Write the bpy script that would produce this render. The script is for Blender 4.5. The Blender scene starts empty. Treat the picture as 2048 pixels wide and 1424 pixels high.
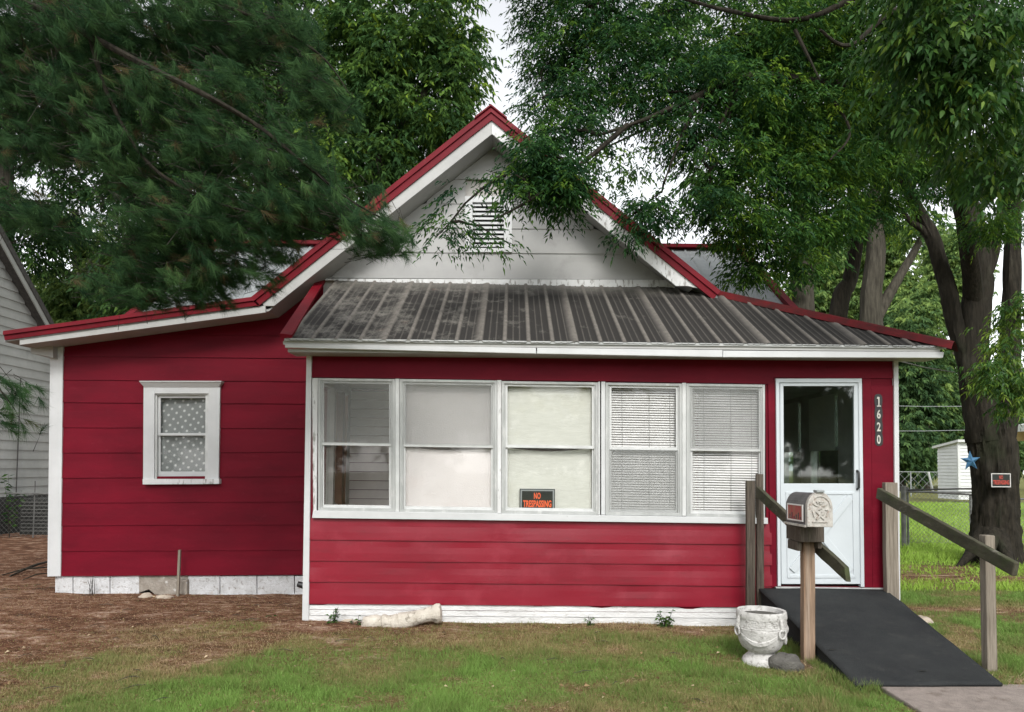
import bpy, math, random
import numpy as np
from mathutils import Vector, Matrix
random.seed(7); rng = np.random.default_rng(7)
R = math.radians
scn = bpy.context.scene
col = scn.collection

# ------------------------------------------------------------ camera, light
F = 1480.0; EYE = 1.6; PITCH = R(2.7); ROLL = R(0.5); SHIFT = 148/2048
cam_d = bpy.data.cameras.new('camera'); cam = bpy.data.objects.new('camera', cam_d); col.objects.link(cam)
cam_d.sensor_width = 36; cam_d.lens = 36*F/2048; cam_d.shift_y = SHIFT; cam_d.clip_start = 0.1; cam_d.clip_end = 800
CAMR = Matrix.Rotation(R(90)+PITCH, 4, 'X') @ Matrix.Rotation(ROLL, 4, 'Z')
cam.matrix_world = Matrix.Translation((0, 0, EYE)) @ CAMR
scn.camera = cam
SUN_EL, SUN_AZ = R(40), R(176)            # azimuth clockwise from +Y: the light comes from behind the camera
world = bpy.data.worlds.new('World'); scn.world = world; world.use_nodes = True
wn = world.node_tree.nodes; wl = world.node_tree.links
sky = wn.new('ShaderNodeTexSky'); sky.sky_type = 'NISHITA'; sky.sun_disc = False
sky.sun_elevation = SUN_EL; sky.sun_rotation = SUN_AZ; sky.air_density = 1.0; sky.dust_density = 1.0; sky.ozone_density = 1.0
hs = wn.new('ShaderNodeHueSaturation'); hs.inputs['Saturation'].default_value = 0.12; hs.inputs['Value'].default_value = 1.0
wl.new(sky.outputs[0], hs.inputs['Color']); wl.new(hs.outputs[0], wn['Background'].inputs['Color'])
wn['Background'].inputs['Strength'].default_value = 0.15
sd = bpy.data.lights.new('sun', 'SUN'); sd.energy = 1.25; sd.angle = R(18); sd.color = (1, .97, .93)
so = bpy.data.objects.new('sun', sd); col.objects.link(so)
sdir = Vector((math.sin(SUN_AZ)*math.cos(SUN_EL), math.cos(SUN_AZ)*math.cos(SUN_EL), math.sin(SUN_EL)))
so.rotation_euler = sdir.to_track_quat('Z', 'Y').to_euler(); so.location = sdir*40
scn.view_settings.view_transform = 'Standard'; scn.view_settings.look = 'None'
scn.view_settings.exposure = 1.08; scn.view_settings.gamma = 1; scn.view_settings.use_curve_mapping = False

# ------------------------------------------------------------ helpers
def ray(px, py):
    d = Vector(((px-1024)/F, (712-py)/F + SHIFT*2048/F, -1.0))
    return (CAMR.to_3x3() @ d)
def U(px, py, Y):
    "point of the plane y = Y seen at a photo pixel"
    d = ray(px, py); t = Y/d.y
    return Vector((d.x*t, Y, EYE + d.z*t))
def G(px, py, z=0.03):
    d = ray(px, py); t = (z-EYE)/d.z
    return Vector((d.x*t, d.y*t, z))
WLOC = {}
def root(name, label, cat, loc, group=None):
    o = bpy.data.objects.new(name, None); col.objects.link(o); o.empty_display_size = .2
    o.location = loc; WLOC[o.name] = Vector(loc)
    o['label'] = label; o['category'] = cat
    if group: o['group'] = group
    return o
def tag(o, label, cat, group=None):
    o['label'] = label; o['category'] = cat
    if group: o['group'] = group
    return o
def link(name, me, parent=None, origin=None):
    o = bpy.data.objects.new(name, me); col.objects.link(o)
    org = Vector(origin) if origin is not None else Vector((0, 0, 0))
    pl = Vector((0, 0, 0))
    if parent is not None:
        o.parent = parent; pl = WLOC[parent.name]
    o.location = org - pl; WLOC[o.name] = org
    return o
class MB:
    def __init__(s): s.v = []; s.f = []; s.m = []; s.mi = 0
    def add(s, vs, fs):
        b = len(s.v); s.v += [tuple(v) for v in vs]; s.f += [tuple(b+i for i in f) for f in fs]; s.m += [s.mi]*len(fs)
    def hexa(s, p):   # 0-3 bottom ring, 4-7 top ring
        s.add(p, [(0, 3, 2, 1), (4, 5, 6, 7), (0, 1, 5, 4), (1, 2, 6, 5), (2, 3, 7, 6), (3, 0, 4, 7)])
    def box(s, x0, x1, y0, y1, z0, z1):
        s.hexa([(x0, y0, z0), (x1, y0, z0), (x1, y1, z0), (x0, y1, z0), (x0, y0, z1), (x1, y0, z1), (x1, y1, z1), (x0, y1, z1)])
    def prism(s, poly, ext):
        "closed polygon (3d points, seen counter-clockwise from the front) pushed along ext"
        n = len(poly); e = Vector(ext); a = [Vector(p) for p in poly]
        s.add(a+[p+e for p in a], [tuple(range(n)), tuple(range(2*n-1, n-1, -1))] + [(i, n+i, n+(i+1) % n, (i+1) % n) for i in range(n)])
    def bar(s, a, b, w, h, up=(0, 0, 1)):
        a = Vector(a); b = Vector(b); d = (b-a).normalized(); u = Vector(up); sd = d.cross(u).normalized(); u = sd.cross(d).normalized()
        sd *= w/2; u *= h/2
        s.hexa([a-sd-u, a+sd-u, b+sd-u, b-sd-u, a-sd+u, a+sd+u, b+sd+u, b-sd+u])
    def tube(s, pts, rad, seg=8, cap=True):
        P = [Vector(p) for p in pts]; n = len(P)
        if not hasattr(rad, '__len__'): rad = [rad]*n
        ref = Vector((0.3, 1, 0.2)).normalized(); rings = []
        for i in range(n):
            d = (P[min(i+1, n-1)]-P[max(i-1, 0)]).normalized()
            a = d.cross(ref)
            if a.length < 1e-3: a = d.cross(Vector((1, 0, 0)))
            a.normalize(); b = d.cross(a); ref = -a.cross(d) if False else ref
            rings.append([P[i] + (a*math.cos(t)+b*math.sin(t))*rad[i] for t in [2*math.pi*k/seg for k in range(seg)]])
        vs = [v for r_ in rings for v in r_]
        fs = [(i*seg+k, i*seg+(k+1) % seg, (i+1)*seg+(k+1) % seg, (i+1)*seg+k) for i in range(n-1) for k in range(seg)]
        if cap: fs += [tuple(reversed(range(seg))), tuple((n-1)*seg+k for k in range(seg))]
        s.add(vs, fs)
    def lathe(s, c, prof, seg=32, fn=None):
        vs = []
        for (r_, z) in prof:
            for k in range(seg):
                t = 2*math.pi*k/seg; rr = r_ if fn is None else r_+fn(t, z, r_)
                vs.append((c[0]+rr*math.cos(t), c[1]+rr*math.sin(t), c[2]+z))
        n = len(prof)
        fs = [(i*seg+k, i*seg+(k+1) % seg, (i+1)*seg+(k+1) % seg, (i+1)*seg+k) for i in range(n-1) for k in range(seg)]
        fs += [tuple(reversed(range(seg))), tuple((n-1)*seg+k for k in range(seg))]
        s.add(vs, fs)
    def build(s, name, mat, parent=None, smooth=False, bevel=0, origin=None):
        me = bpy.data.meshes.new(name)
        a = np.array(s.v, dtype=float)
        if origin is None:
            lo = a.min(0); hi = a.max(0); origin = ((lo[0]+hi[0])/2, (lo[1]+hi[1])/2, lo[2])
        a = a - np.array(origin)
        me.from_pydata(a.tolist(), [], s.f); me.validate()
        for m in (mat if isinstance(mat, (list, tuple)) else [mat]): me.materials.append(m)
        if any(s.m) and len(me.polygons) == len(s.m): me.polygons.foreach_set('material_index', s.m)
        if smooth:
            me.polygons.foreach_set('use_smooth', [True]*len(me.polygons))
            try: me.set_sharp_from_angle(angle=R(45))
            except Exception: pass
        o = link(name, me, parent, origin)
        if bevel:
            b = o.modifiers.new('bevel', 'BEVEL'); b.width = bevel; b.segments = 2; b.limit_method = 'ANGLE'; b.angle_limit = R(40)
        return o
def npmesh(name, V, Fc, mat, parent=None, tint=None, origin=(0, 0, 0), smooth=False):
    "mesh from numpy arrays, triangles"
    me = bpy.data.meshes.new(name); V = V - np.array(origin)
    n, m = len(V), len(Fc); k = Fc.shape[1]
    me.vertices.add(n); me.vertices.foreach_set('co', V.astype(np.float32).ravel())
    me.loops.add(m*k); me.loops.foreach_set('vertex_index', Fc.astype(np.int32).ravel())
    me.polygons.add(m); me.polygons.foreach_set('loop_start', np.arange(0, m*k, k, dtype=np.int32))
    me.polygons.foreach_set('loop_total', np.full(m, k, dtype=np.int32))
    me.update(calc_edges=True)
    if tint is not None:
        a = me.attributes.new('tint', 'FLOAT', 'POINT'); a.data.foreach_set('value', tint.astype(np.float32))
    if smooth: me.polygons.foreach_set('use_smooth', np.ones(m, dtype=bool))
    me.materials.append(mat)
    return link(name, me, parent, origin)
# value noise in numpy
_tab = rng.random((256, 256))
def vn(x, y, sc=1.0):
    x = np.asarray(x)*sc+37.3; y = np.asarray(y)*sc+91.7
    xi = np.floor(x).astype(int); yi = np.floor(y).astype(int); fx = x-xi; fy = y-yi
    fx = fx*fx*(3-2*fx); fy = fy*fy*(3-2*fy)
    g = lambda a, b: _tab[a % 256, b % 256]
    return (g(xi, yi)*(1-fx)+g(xi+1, yi)*fx)*(1-fy)+(g(xi, yi+1)*(1-fx)+g(xi+1, yi+1)*fx)*fy
def fbm(x, y, sc=1.0, o=4): return sum(vn(x, y, sc*2**i)*0.5**i for i in range(o))/sum(0.5**i for i in range(o))
def sstep(a, b, x): t = np.clip((x-a)/(b-a), 0, 1); return t*t*(3-2*t)
def lerp(a, b, t): return a+(b-a)*t

# ------------------------------------------------------------ materials
def mat(name, c1, c2=None, scale=6.0, rough=0.6, bump=0.0, bscale=40.0, stretch=(1, 1, 1), lo=.35, hi=.65, spec=.5, extra=None, metallic=0.0, detail=6, rot=None, coord='Object'):
    m = bpy.data.materials.new(name); m.use_nodes = True; nt = m.node_tree; N = nt.nodes; L = nt.links
    b = N['Principled BSDF']; b.inputs['Roughness'].default_value = rough; b.inputs['Specular IOR Level'].default_value = spec
    b.inputs['Metallic'].default_value = metallic
    tc = N.new('ShaderNodeNewGeometry'); mp = N.new('ShaderNodeMapping'); mp.inputs['Scale'].default_value = stretch
    if rot: mp.inputs['Rotation'].default_value = rot
    L.new(tc.outputs['Position'], mp.inputs['Vector'])
    outc = None
    if c2 is None: b.inputs['Base Color'].default_value = (*c1, 1)
    else:
        nz = N.new('ShaderNodeTexNoise'); nz.inputs['Scale'].default_value = scale; nz.inputs['Detail'].default_value = detail; nz.inputs['Roughness'].default_value = .62
        L.new(mp.outputs[0], nz.inputs['Vector'])
        cr = N.new('ShaderNodeValToRGB'); cr.color_ramp.elements[0].position = lo; cr.color_ramp.elements[1].position = hi
        cr.color_ramp.elements[0].color = (*c1, 1); cr.color_ramp.elements[1].color = (*c2, 1)
        L.new(nz.outputs['Fac'], cr.inputs['Fac']); outc = cr.outputs['Color']
    if extra:   # list of (colour, scale, stretch, lo, hi, amount)
        for (c, sc, st, l_, h_, am) in extra:
            mp2 = N.new('ShaderNodeMapping'); mp2.inputs['Scale'].default_value = st; L.new(tc.outputs['Position'], mp2.inputs['Vector'])
            mp2.inputs['Location'].default_value = (sc*1.3, sc*.7, 2.1)
            n2 = N.new('ShaderNodeTexNoise'); n2.inputs['Scale'].default_value = sc; n2.inputs['Detail'].default_value = 8; n2.inputs['Roughness'].default_value = .65
            L.new(mp2.outputs[0], n2.inputs['Vector'])
            mr = N.new('ShaderNodeMapRange'); mr.inputs['From Min'].default_value = l_; mr.inputs['From Max'].default_value = h_; mr.inputs['To Max'].default_value = am
            L.new(n2.outputs['Fac'], mr.inputs['Value'])
            mx = N.new('ShaderNodeMix'); mx.data_type = 'RGBA'; L.new(mr.outputs[0], mx.inputs['Factor'])
            if outc is None: mx.inputs['A'].default_value = (*c1, 1)
            else: L.new(outc, mx.inputs['A'])
            mx.inputs['B'].default_value = (*c, 1); outc = mx.outputs['Result']
    if outc is not None: L.new(outc, b.inputs['Base Color'])
    if bump:
        n3 = N.new('ShaderNodeTexNoise'); n3.inputs['Scale'].default_value = bscale; n3.inputs['Detail'].default_value = 5
        L.new(mp.outputs[0], n3.inputs['Vector']); bp = N.new('ShaderNodeBump'); bp.inputs['Strength'].default_value = bump; bp.inputs['Distance'].default_value = .02
        L.new(n3.outputs['Fac'], bp.inputs['Height']); L.new(bp.outputs[0], b.inputs['Normal'])
    m['o'] = 0
    return m
def leafmat(name, stops, rough=.45, trans=.35, spec=.4):
    m = bpy.data.materials.new(name); m.use_nodes = True; nt = m.node_tree; N = nt.nodes; L = nt.links
    b = N['Principled BSDF']; b.inputs['Roughness'].default_value = rough; b.inputs['Specular IOR Level'].default_value = spec
    at = N.new('ShaderNodeAttribute'); at.attribute_name = 'tint'
    cr = N.new('ShaderNodeValToRGB'); e = cr.color_ramp.elements
    while len(e) < len(stops): e.new(.5)
    for i, (p, c) in enumerate(stops): e[i].position = p; e[i].color = (*c, 1)
    L.new(at.outputs['Fac'], cr.inputs['Fac']); L.new(cr.outputs[0], b.inputs['Base Color'])
    tr = N.new('ShaderNodeBsdfTranslucent'); L.new(cr.outputs[0], tr.inputs['Color'])
    mx = N.new('ShaderNodeMixShader'); mx.inputs[0].default_value = trans
    L.new(b.outputs[0], mx.inputs[1]); L.new(tr.outputs[0], mx.inputs[2]); L.new(mx.outputs[0], N['Material Output'].inputs['Surface'])
    return m
def glassmat(name, tintc=(1, 1, 1), gl=.03):
    m = bpy.data.materials.new(name); m.use_nodes = True; nt = m.node_tree; N = nt.nodes; L = nt.links
    N.remove(N['Principled BSDF'])
    t = N.new('ShaderNodeBsdfTransparent'); t.inputs[0].default_value = (*tintc, 1)
    g = N.new('ShaderNodeBsdfGlossy'); g.inputs['Roughness'].default_value = .03
    lw = N.new('ShaderNodeLayerWeight'); lw.inputs['Blend'].default_value = .25
    ma = N.new('ShaderNodeMath'); ma.operation = 'MULTIPLY_ADD'; ma.inputs[1].default_value = .4; ma.inputs[2].default_value = gl
    L.new(lw.outputs['Fresnel'], ma.inputs[0])
    mx = N.new('ShaderNodeMixShader'); L.new(ma.outputs[0], mx.inputs[0]); L.new(t.outputs[0], mx.inputs[1]); L.new(g.outputs[0], mx.inputs[2])
    L.new(mx.outputs[0], N['Material Output'].inputs['Surface']); return m
def screenmat(name, colr=(.12, .12, .12), op=.45):
    m = bpy.data.materials.new(name); m.use_nodes = True; nt = m.node_tree; N = nt.nodes; L = nt.links
    b = N['Principled BSDF']; b.inputs['Base Color'].default_value = (*colr, 1); b.inputs['Alpha'].default_value = op; b.inputs['Roughness'].default_value = .7
    return m
def translucent(m, c, f):
    nt = m.node_tree; N = nt.nodes; L = nt.links; b = N['Principled BSDF']; tr = N.new('ShaderNodeBsdfTranslucent'); tr.inputs[0].default_value = (*c, 1)
    mx = N.new('ShaderNodeMixShader'); mx.inputs[0].default_value = f; L.new(b.outputs[0], mx.inputs[1]); L.new(tr.outputs[0], mx.inputs[2]); L.new(mx.outputs[0], N['Material Output'].inputs['Surface']); return m
red_c = (.17, .010, .022); red_d = (.115, .007, .016)
M = {}
M['red'] = mat('red_paint', (.150, .0035, .014), (.100, .0025, .010), 1.6, .55, .04, 25, (1, 1, 3), .3, .7, .12, extra=[((.18, .02, .035), 9, (1, 1, 2), .60, .78, .4), ((.05, .01, .012), 30, (1, 1, 1), .66, .8, .5)])
M['redgloss'] = mat('red_metal_siding', (.215, .006, .019), (.165, .004, .014), 1.2, .36, .02, 30, (1, 1, 2.2), .3, .7, .35, extra=[((.30, .04, .06), 3, (1, 1, 1), .52, .75, .4), ((.10, .01, .015), 3, (1, 1, 5), .56, .78, .5), ((.16, .10, .08), 18, (1, 1, .6), .64, .78, .35), ((.5, .42, .4), 45, (1, 1, 1), .72, .76, .5)])
M['redtrim'] = mat('red_metal_trim', (.145, .003, .010), (.10, .003, .008), 3, .5, .03, 20, (1, 1, 1), .35, .7, .14, extra=[((.10, .05, .04), 6, (1, 1, 1), .58, .8, .5)])
M['redhip'] = mat('stained_red_metal', (.10, .010, .012), (.035, .014, .013), 5, .7, .05, 20, (1, 1, 1), .4, .7, .12, extra=[((.30, .03, .03), 2, (1, 1, 1), .6, .7, .6)])
M['white'] = mat('white_trim_paint', (.55, .56, .56), (.47, .48, .48), 3, .5, .06, 30, (1, 1, 1), .3, .7, .4, extra=[((.30, .29, .27), 28, (1, 1, 1), .66, .74, .55)])
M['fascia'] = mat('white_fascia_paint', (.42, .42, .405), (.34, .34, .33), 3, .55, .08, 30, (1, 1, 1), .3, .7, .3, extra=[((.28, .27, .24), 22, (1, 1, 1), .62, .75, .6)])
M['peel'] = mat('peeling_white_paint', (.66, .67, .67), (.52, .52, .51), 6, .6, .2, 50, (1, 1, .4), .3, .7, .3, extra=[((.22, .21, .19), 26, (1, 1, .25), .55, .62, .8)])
M['gable'] = mat('gable_shaded_white', (.40, .40, .39), (.32, .32, .315), 1.4, .6, .05, 20, (1, 1, 1), .3, .7, .3, extra=[((.20, .20, .18), 2.2, (1, 1, 1), .55, .75, .5), ((.13, .13, .12), 10, (1, 1, .5), .66, .8, .5)])  # greyer base: shade of the tree canopy is put into the paint colour
M['alu'] = mat('dull_aluminium', (.42, .43, .42), (.30, .31, .30), 8, .45, .05, 40, (1, 1, .3), .3, .7, .5, extra=[((.62, .62, .6), 14, (1, 1, .3), .55, .7, .6)])
M['alulight'] = mat('pale_aluminium', (.58, .59, .58), (.45, .46, .45), 8, .45, .05, 40, (1, 1, 1), .3, .7, .5)
M['found'] = mat('white_painted_block', (.60, .61, .62), (.42, .42, .42), 9, .8, .5, 60, (1, 1, 1), .3, .7, .2, extra=[((.17, .14, .11), 22, (1, 1, 1), .54, .68, .8), ((.42, .3, .2), 4, (1, 1, 1), .62, .75, .4)])
M['foundp'] = mat('white_painted_footing', (.68, .68, .67), (.50, .50, .49), 12, .8, .6, 70, (.35, 1, 1), .3, .7, .2, extra=[((.22, .2, .17), 22, (.25, 1, 1), .60, .68, .7)])
M['rubble'] = mat('broken_concrete', (.34, .31, .27), (.20, .17, .14), 10, .9, .6, 50, (1, 1, 1), .3, .7, .2, extra=[((.6, .6, .58), 12, (1, 1, 1), .6, .66, .7)])
M['dark'] = mat('painted_void_dark', (.012, .012, .012), None, rough=.9)  # near-black colour standing for the unlit hollow of the vent
M['interior'] = mat('porch_interior_paint', (.48, .46, .43), (.36, .34, .32), 3, .7)
M['creamboard'] = mat('cream_interior_siding', (.84, .78, .74), (.76, .70, .66), 4, .6, .03, 20)
M['floor'] = mat('porch_floor', (.38, .34, .29), (.28, .25, .21), 6, .7)
M['brownwood'] = mat('brown_interior_wood', (.16, .075, .04), (.08, .04, .025), 8, .5, .1, 30, (1, 1, .1))
M['browncurtain'] = mat('brown_curtain', (.30, .17, .11), (.18, .10, .07), 12, .9, .1, 60, (1, 1, .1))
M['cloth'] = mat('white_cloth', (.70, .67, .65), (.64, .61, .59), 4, .9, .25, 90, (1, 1, 1), .3, .7, .1, extra=[((.62, .47, .42), 1.5, (1, 1, 1), .55, .8, .35)])
M['linen'] = mat('cream_linen', (.66, .67, .61), (.57, .58, .52), 30, .9, .3, 120, (.3, 1, 1.6), .3, .7, .1, extra=[((.60, .58, .40), 1.6, (1, 1, 1), .55, .8, .35)])
M['blind'] = mat('white_blind_slats', (.66, .66, .64), (.60, .60, .58), 5, .5)
translucent(M['cloth'], (.8, .78, .76), .1); translucent(M['linen'], (.76, .76, .68), .12); translucent(M['blind'], (.8, .79, .76), .1)
M['cord'] = mat('blind_cord', (.25, .25, .24), None, rough=.8)
M['doorwhite'] = mat('white_storm_door', (.53, .57, .59), (.47, .51, .53), 2, .38, .03, 30, (1, 1, 1), .3, .7, .5, extra=[((.35, .34, .30), 24, (1, 1, 1), .68, .74, .5)])
M['black'] = mat('black_plastic', (.015, .015, .015), None, rough=.4)
M['number'] = mat('silver_numerals', (.55, .53, .47), (.4, .39, .35), 30, .4)
M['orange'] = mat('orange_print', (.80, .13, .03), (.66, .10, .03), 20, .5)
M['orange2'] = mat('faded_red_print', (.45, .06, .04), (.34, .05, .035), 20, .5)
M['signblack'] = mat('sign_black', (.012, .016, .014), (.02, .024, .022), 12, .3)
M['signgrey'] = mat('sign_border_grey', (.22, .24, .24), None, rough=.5)
M['signwhite'] = mat('sign_border_white', (.6, .58, .56), None, rough=.5)
M['wood'] = mat('weathered_wood', (.115, .095, .075), (.045, .037, .03), 45, .85, .6, 30, (1.6, 1.6, .09), .32, .68, .2, extra=[((.07, .075, .04), 4, (1, 1, .6), .52, .72, .55), ((.04, .03, .025), 30, (1, 1, .06), .62, .7, .7)])
M['woodpost'] = mat('greyish_post_wood', (.27, .235, .19), (.13, .11, .085), 50, .85, .5, 30, (1.6, 1.6, .07), .32, .68, .2, extra=[((.06, .05, .04), 26, (1.5, 1.5, .05), .6, .7, .7)])
M['woodwarm'] = mat('warm_treated_wood', (.33, .23, .16), (.16, .11, .075), 50, .8, .4, 30, (1.6, 1.6, .06), .32, .68, .2, extra=[((.16, .07, .03), 12, (2, 2, .05), .58, .68, .7), ((.40, .34, .28), 10, (2, 2, .06), .58, .7, .5)])
M['woodmoss'] = mat('mossy_rail_wood', (.085, .078, .055), (.035, .036, .022), 10, .9, .6, 40, (1, .3, .6), .3, .7, .2, extra=[((.30, .28, .24), 9, (.6, .3, 1), .60, .72, .6), ((.05, .075, .02), 5, (1, 1, 1), .52, .7, .5)])
M['asphalt'] = mat('black_roll_roofing', (.020, .022, .023), (.034, .036, .036), 3, .82, .5, 160, (1, 1, 1), .3, .7, .12, extra=[((.10, .095, .085), 30, (.3, 1, 1), .60, .78, .5), ((.07, .068, .062), 4, (1, 1, 1), .55, .75, .35), ((.022, .023, .024), 2, (1, 1, 1), .5, .7, .7)])
M['concrete'] = mat('old_concrete', (.30, .255, .225), (.20, .17, .15), 14, .9, .6, 90, (1, 1, 1), .3, .7, .2, extra=[((.12, .09, .07), 8, (1, 1, 1), .56, .7, .6)])
M['plaster'] = mat('white_plaster', (.56, .55, .53), (.40, .39, .37), 14, .8, .35, 60, (1, 1, 1), .3, .7, .2, extra=[((.17, .16, .14), 26, (1, 1, 1.5), .54, .66, .75)])
M['plaster2'] = mat('weathered_plaster', (.58, .54, .47), (.40, .36, .30), 12, .85, .5, 60, (1, 1, 1), .3, .7, .2, extra=[((.14, .12, .09), 18, (1, .5, 1), .54, .66, .8)])
M['rock'] = mat('grey_rock', (.13, .125, .11), (.07, .065, .06), 12, .9, .7, 50, (1, 1, 1), .3, .7, .2, extra=[((.6, .58, .55), 9, (1, 1, 1), .64, .67, .8)])
M['palerock'] = mat('pale_rock', (.45, .38, .30), (.3, .25, .2), 8, .9, .5, 40)
M['galv'] = mat('galvanised_metal', (.29, .31, .31), (.20, .215, .215), 6, .42, .05, 30, (1, 1, 1), .3, .7, .5, extra=[((.14, .13, .12), 3, (1, 1, 1), .55, .8, .5)])
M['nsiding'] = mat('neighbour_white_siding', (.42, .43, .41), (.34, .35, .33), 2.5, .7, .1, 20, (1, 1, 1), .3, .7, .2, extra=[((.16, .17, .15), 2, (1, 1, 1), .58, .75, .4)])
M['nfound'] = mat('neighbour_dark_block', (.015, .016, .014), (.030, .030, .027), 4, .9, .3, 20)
M['shingle'] = mat('dark_shingle', (.05, .048, .045), (.09, .085, .08), 12, .9, .4, 30)
M['shed'] = mat('white_vinyl', (.58, .59, .58), (.52, .53, .52), 2, .5)
M['tan'] = mat('tan_soffit', (.40, .28, .11), (.3, .22, .09), 4, .7)
M['greymetal'] = mat('grey_fence_metal', (.16, .165, .16), (.09, .09, .085), 8, .5, .1, 40)
M['blackpipe'] = mat('dark_pipe', (.03, .03, .03), (.06, .055, .05), 20, .5)
M['star'] = mat('blue_tin', (.03, .10, .20), (.05, .16, .28), 10, .4, .05, 40)
M['mailblack'] = mat('mailbox_dark_metal', (.045, .042, .042), (.10, .095, .095), 8, .45, .1, 40, (1, 1, 1), .35, .7, .5)
M['mailwhite'] = mat('mailbox_white_cast', (.48, .46, .42), (.32, .305, .28), 40, .6, .2, 60, (1, 1, 1), .3, .7, .3, extra=[((.22, .13, .085), 34, (1, 1, 1), .54, .66, .7)])
M['mailred'] = mat('faded_red_panel', (.34, .045, .05), (.26, .12, .08), 22, .6, .0, 1, (1, 1, .5), .4, .6, .3)
M['bark'] = mat('dark_bark', (.038, .033, .025), (.012, .011, .009), 16, .95, .9, 22, (1.5, 1.5, .25), .3, .7, .1, extra=[((.075, .075, .055), 3, (1, 1, .5), .56, .75, .45), ((.03, .045, .02), 2, (1, 1, .4), .56, .75, .4)])
M['barkpale'] = mat('grey_bark', (.085, .077, .06), (.032, .029, .023), 14, .95, .8, 18, (1.5, 1.5, .2), .3, .7, .1)
M['twig'] = mat('twig_bark', (.020, .018, .012), (.035, .030, .022), 10, .9)
GREEN = [(0, (.012, .048, .020)), (.4, (.028, .088, .020)), (.75, (.075, .165, .020)), (1, (.17, .27, .025))]
M['leafdark'] = leafmat('dark_leaf', GREEN, .6, .38, .22)
M['leafback'] = leafmat('back_leaf', [(0, (.020, .055, .020)), (.4, (.048, .11, .030)), (.8, (.11, .20, .034)), (1, (.22, .33, .035))], .65, .42, .15)
M['leaffar'] = leafmat('far_leaf', [(0, (.040, .085, .036)), (.5, (.10, .18, .06)), (1, (.24, .34, .09))], .7, .38, .1)  # paler ramp: the bright haze of the distance is put into the leaf colour
M['leafnear'] = leafmat('near_leaf', [(0, (.020, .065, .018)), (.5, (.050, .125, .024)), (1, (.17, .26, .03))], .5, .4, .3)
M['needle'] = leafmat('pine_needle', [(0, (.018, .050, .022)), (.4, (.040, .092, .036)), (.9, (.085, .165, .055)), (1, (.13, .09, .05))], .7, .3, .08)
M['grass'] = leafmat('grass_blade', [(0, (.42, .31, .18)), (.28, (.30, .26, .11)), (.5, (.20, .22, .075)), (.78, (.15, .24, .055)), (1, (.20, .33, .075))], .6, .35, .2)
M['lawn'] = leafmat('daylit_lawn_blade', [(0, (.28, .30, .08)), (.5, (.26, .38, .06)), (1, (.34, .52, .09))], .6, .4, .15)  # brighter copy of the grass: the side yard's stronger daylight painted in
M['litter'] = leafmat('dry_needle', [(0, (.070, .034, .020)), (.5, (.19, .095, .055)), (1, (.50, .36, .25))], .8, .1, .1)

# ------------------------------------------------------------ ground
def green_mask(x, y):
    thr = -4.3 + (y-4.8)*1.35
    g = sstep(-1.6, 2.6, (x-thr) + (fbm(x, y, 1.1)-.5)*5.0)
    g = g*(.35+.65*sstep(.30, .60, fbm(x+9, y, 2.3)+.12*sstep(0, 2.6, x-thr)))
    g = np.maximum(g, .8*sstep(.2, 1.6, x)*sstep(6.6, 5.2, y)*(x < 2.6))
    g = np.maximum(g, .5*sstep(.46, .66, fbm(x+3, y+8, 1.5))*sstep(8.2, 6.4, y)*sstep(-4.4, -2.4, x))
    near_wall = sstep(.75, .1, 7.3-y)*sstep(-2.1, -1.9, x)*sstep(4, 3.6, x)     # bare strip at the porch footing
    g = g*(1-.55*near_wall)
    # dirt tracks of the drive on the right
    for (yc, w) in ((8.25, .42), (10.9, .5)):
        yy = y + (x-4)*.10 + (fbm(x, y, .8)-.5)*1.0
        g = g*(1-.88*np.exp(-((yy-yc)/w)**2)*sstep(3.6, 4.2, x))
    g = np.where(y > 12.2, np.maximum(g, 1.0*sstep(2.5, 3.5, x)), g)
    g = np.where((y > 9.2) & (x < 2.5), g*.12, g)
    return np.clip(g, 0, 1)
def ground_z(x, y):
    z = .02 + (fbm(x, y, 1.6, 3)-.5)*.05 + .04*sstep(5.5, 7.3, y)*sstep(9.5, 7.3, y)
    return z*sstep(120, 20, np.abs(y))
def axis(segs):
    out = []
    for a, b, n in segs: out += list(np.linspace(a, b, n, endpoint=False))
    return np.array(out+[segs[-1][1]])
gx = axis([(-160, -30, 12), (-30, -8, 24), (-8, 8, 300), (8, 30, 30), (30, 160, 12)])
gy = axis([(-120, 0, 12), (0, 4, 16), (4, 10, 130), (10, 18, 60), (18, 60, 30), (60, 320, 14)])
X, Y = np.meshgrid(gx, gy); gm = green_mask(X, Y).ravel()
gV = np.stack([X.ravel(), Y.ravel(), ground_z(X, Y).ravel()], 1)
nx_, ny_ = len(gx), len(gy); idx = np.arange(nx_*ny_).reshape(ny_, nx_)
gF = np.stack([idx[:-1, :-1].ravel(), idx[:-1, 1:].ravel(), idx[1:, 1:].ravel(), idx[1:, :-1].ravel()], 1)
gmat = bpy.data.materials.new('yard_ground'); gmat.use_nodes = True
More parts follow.
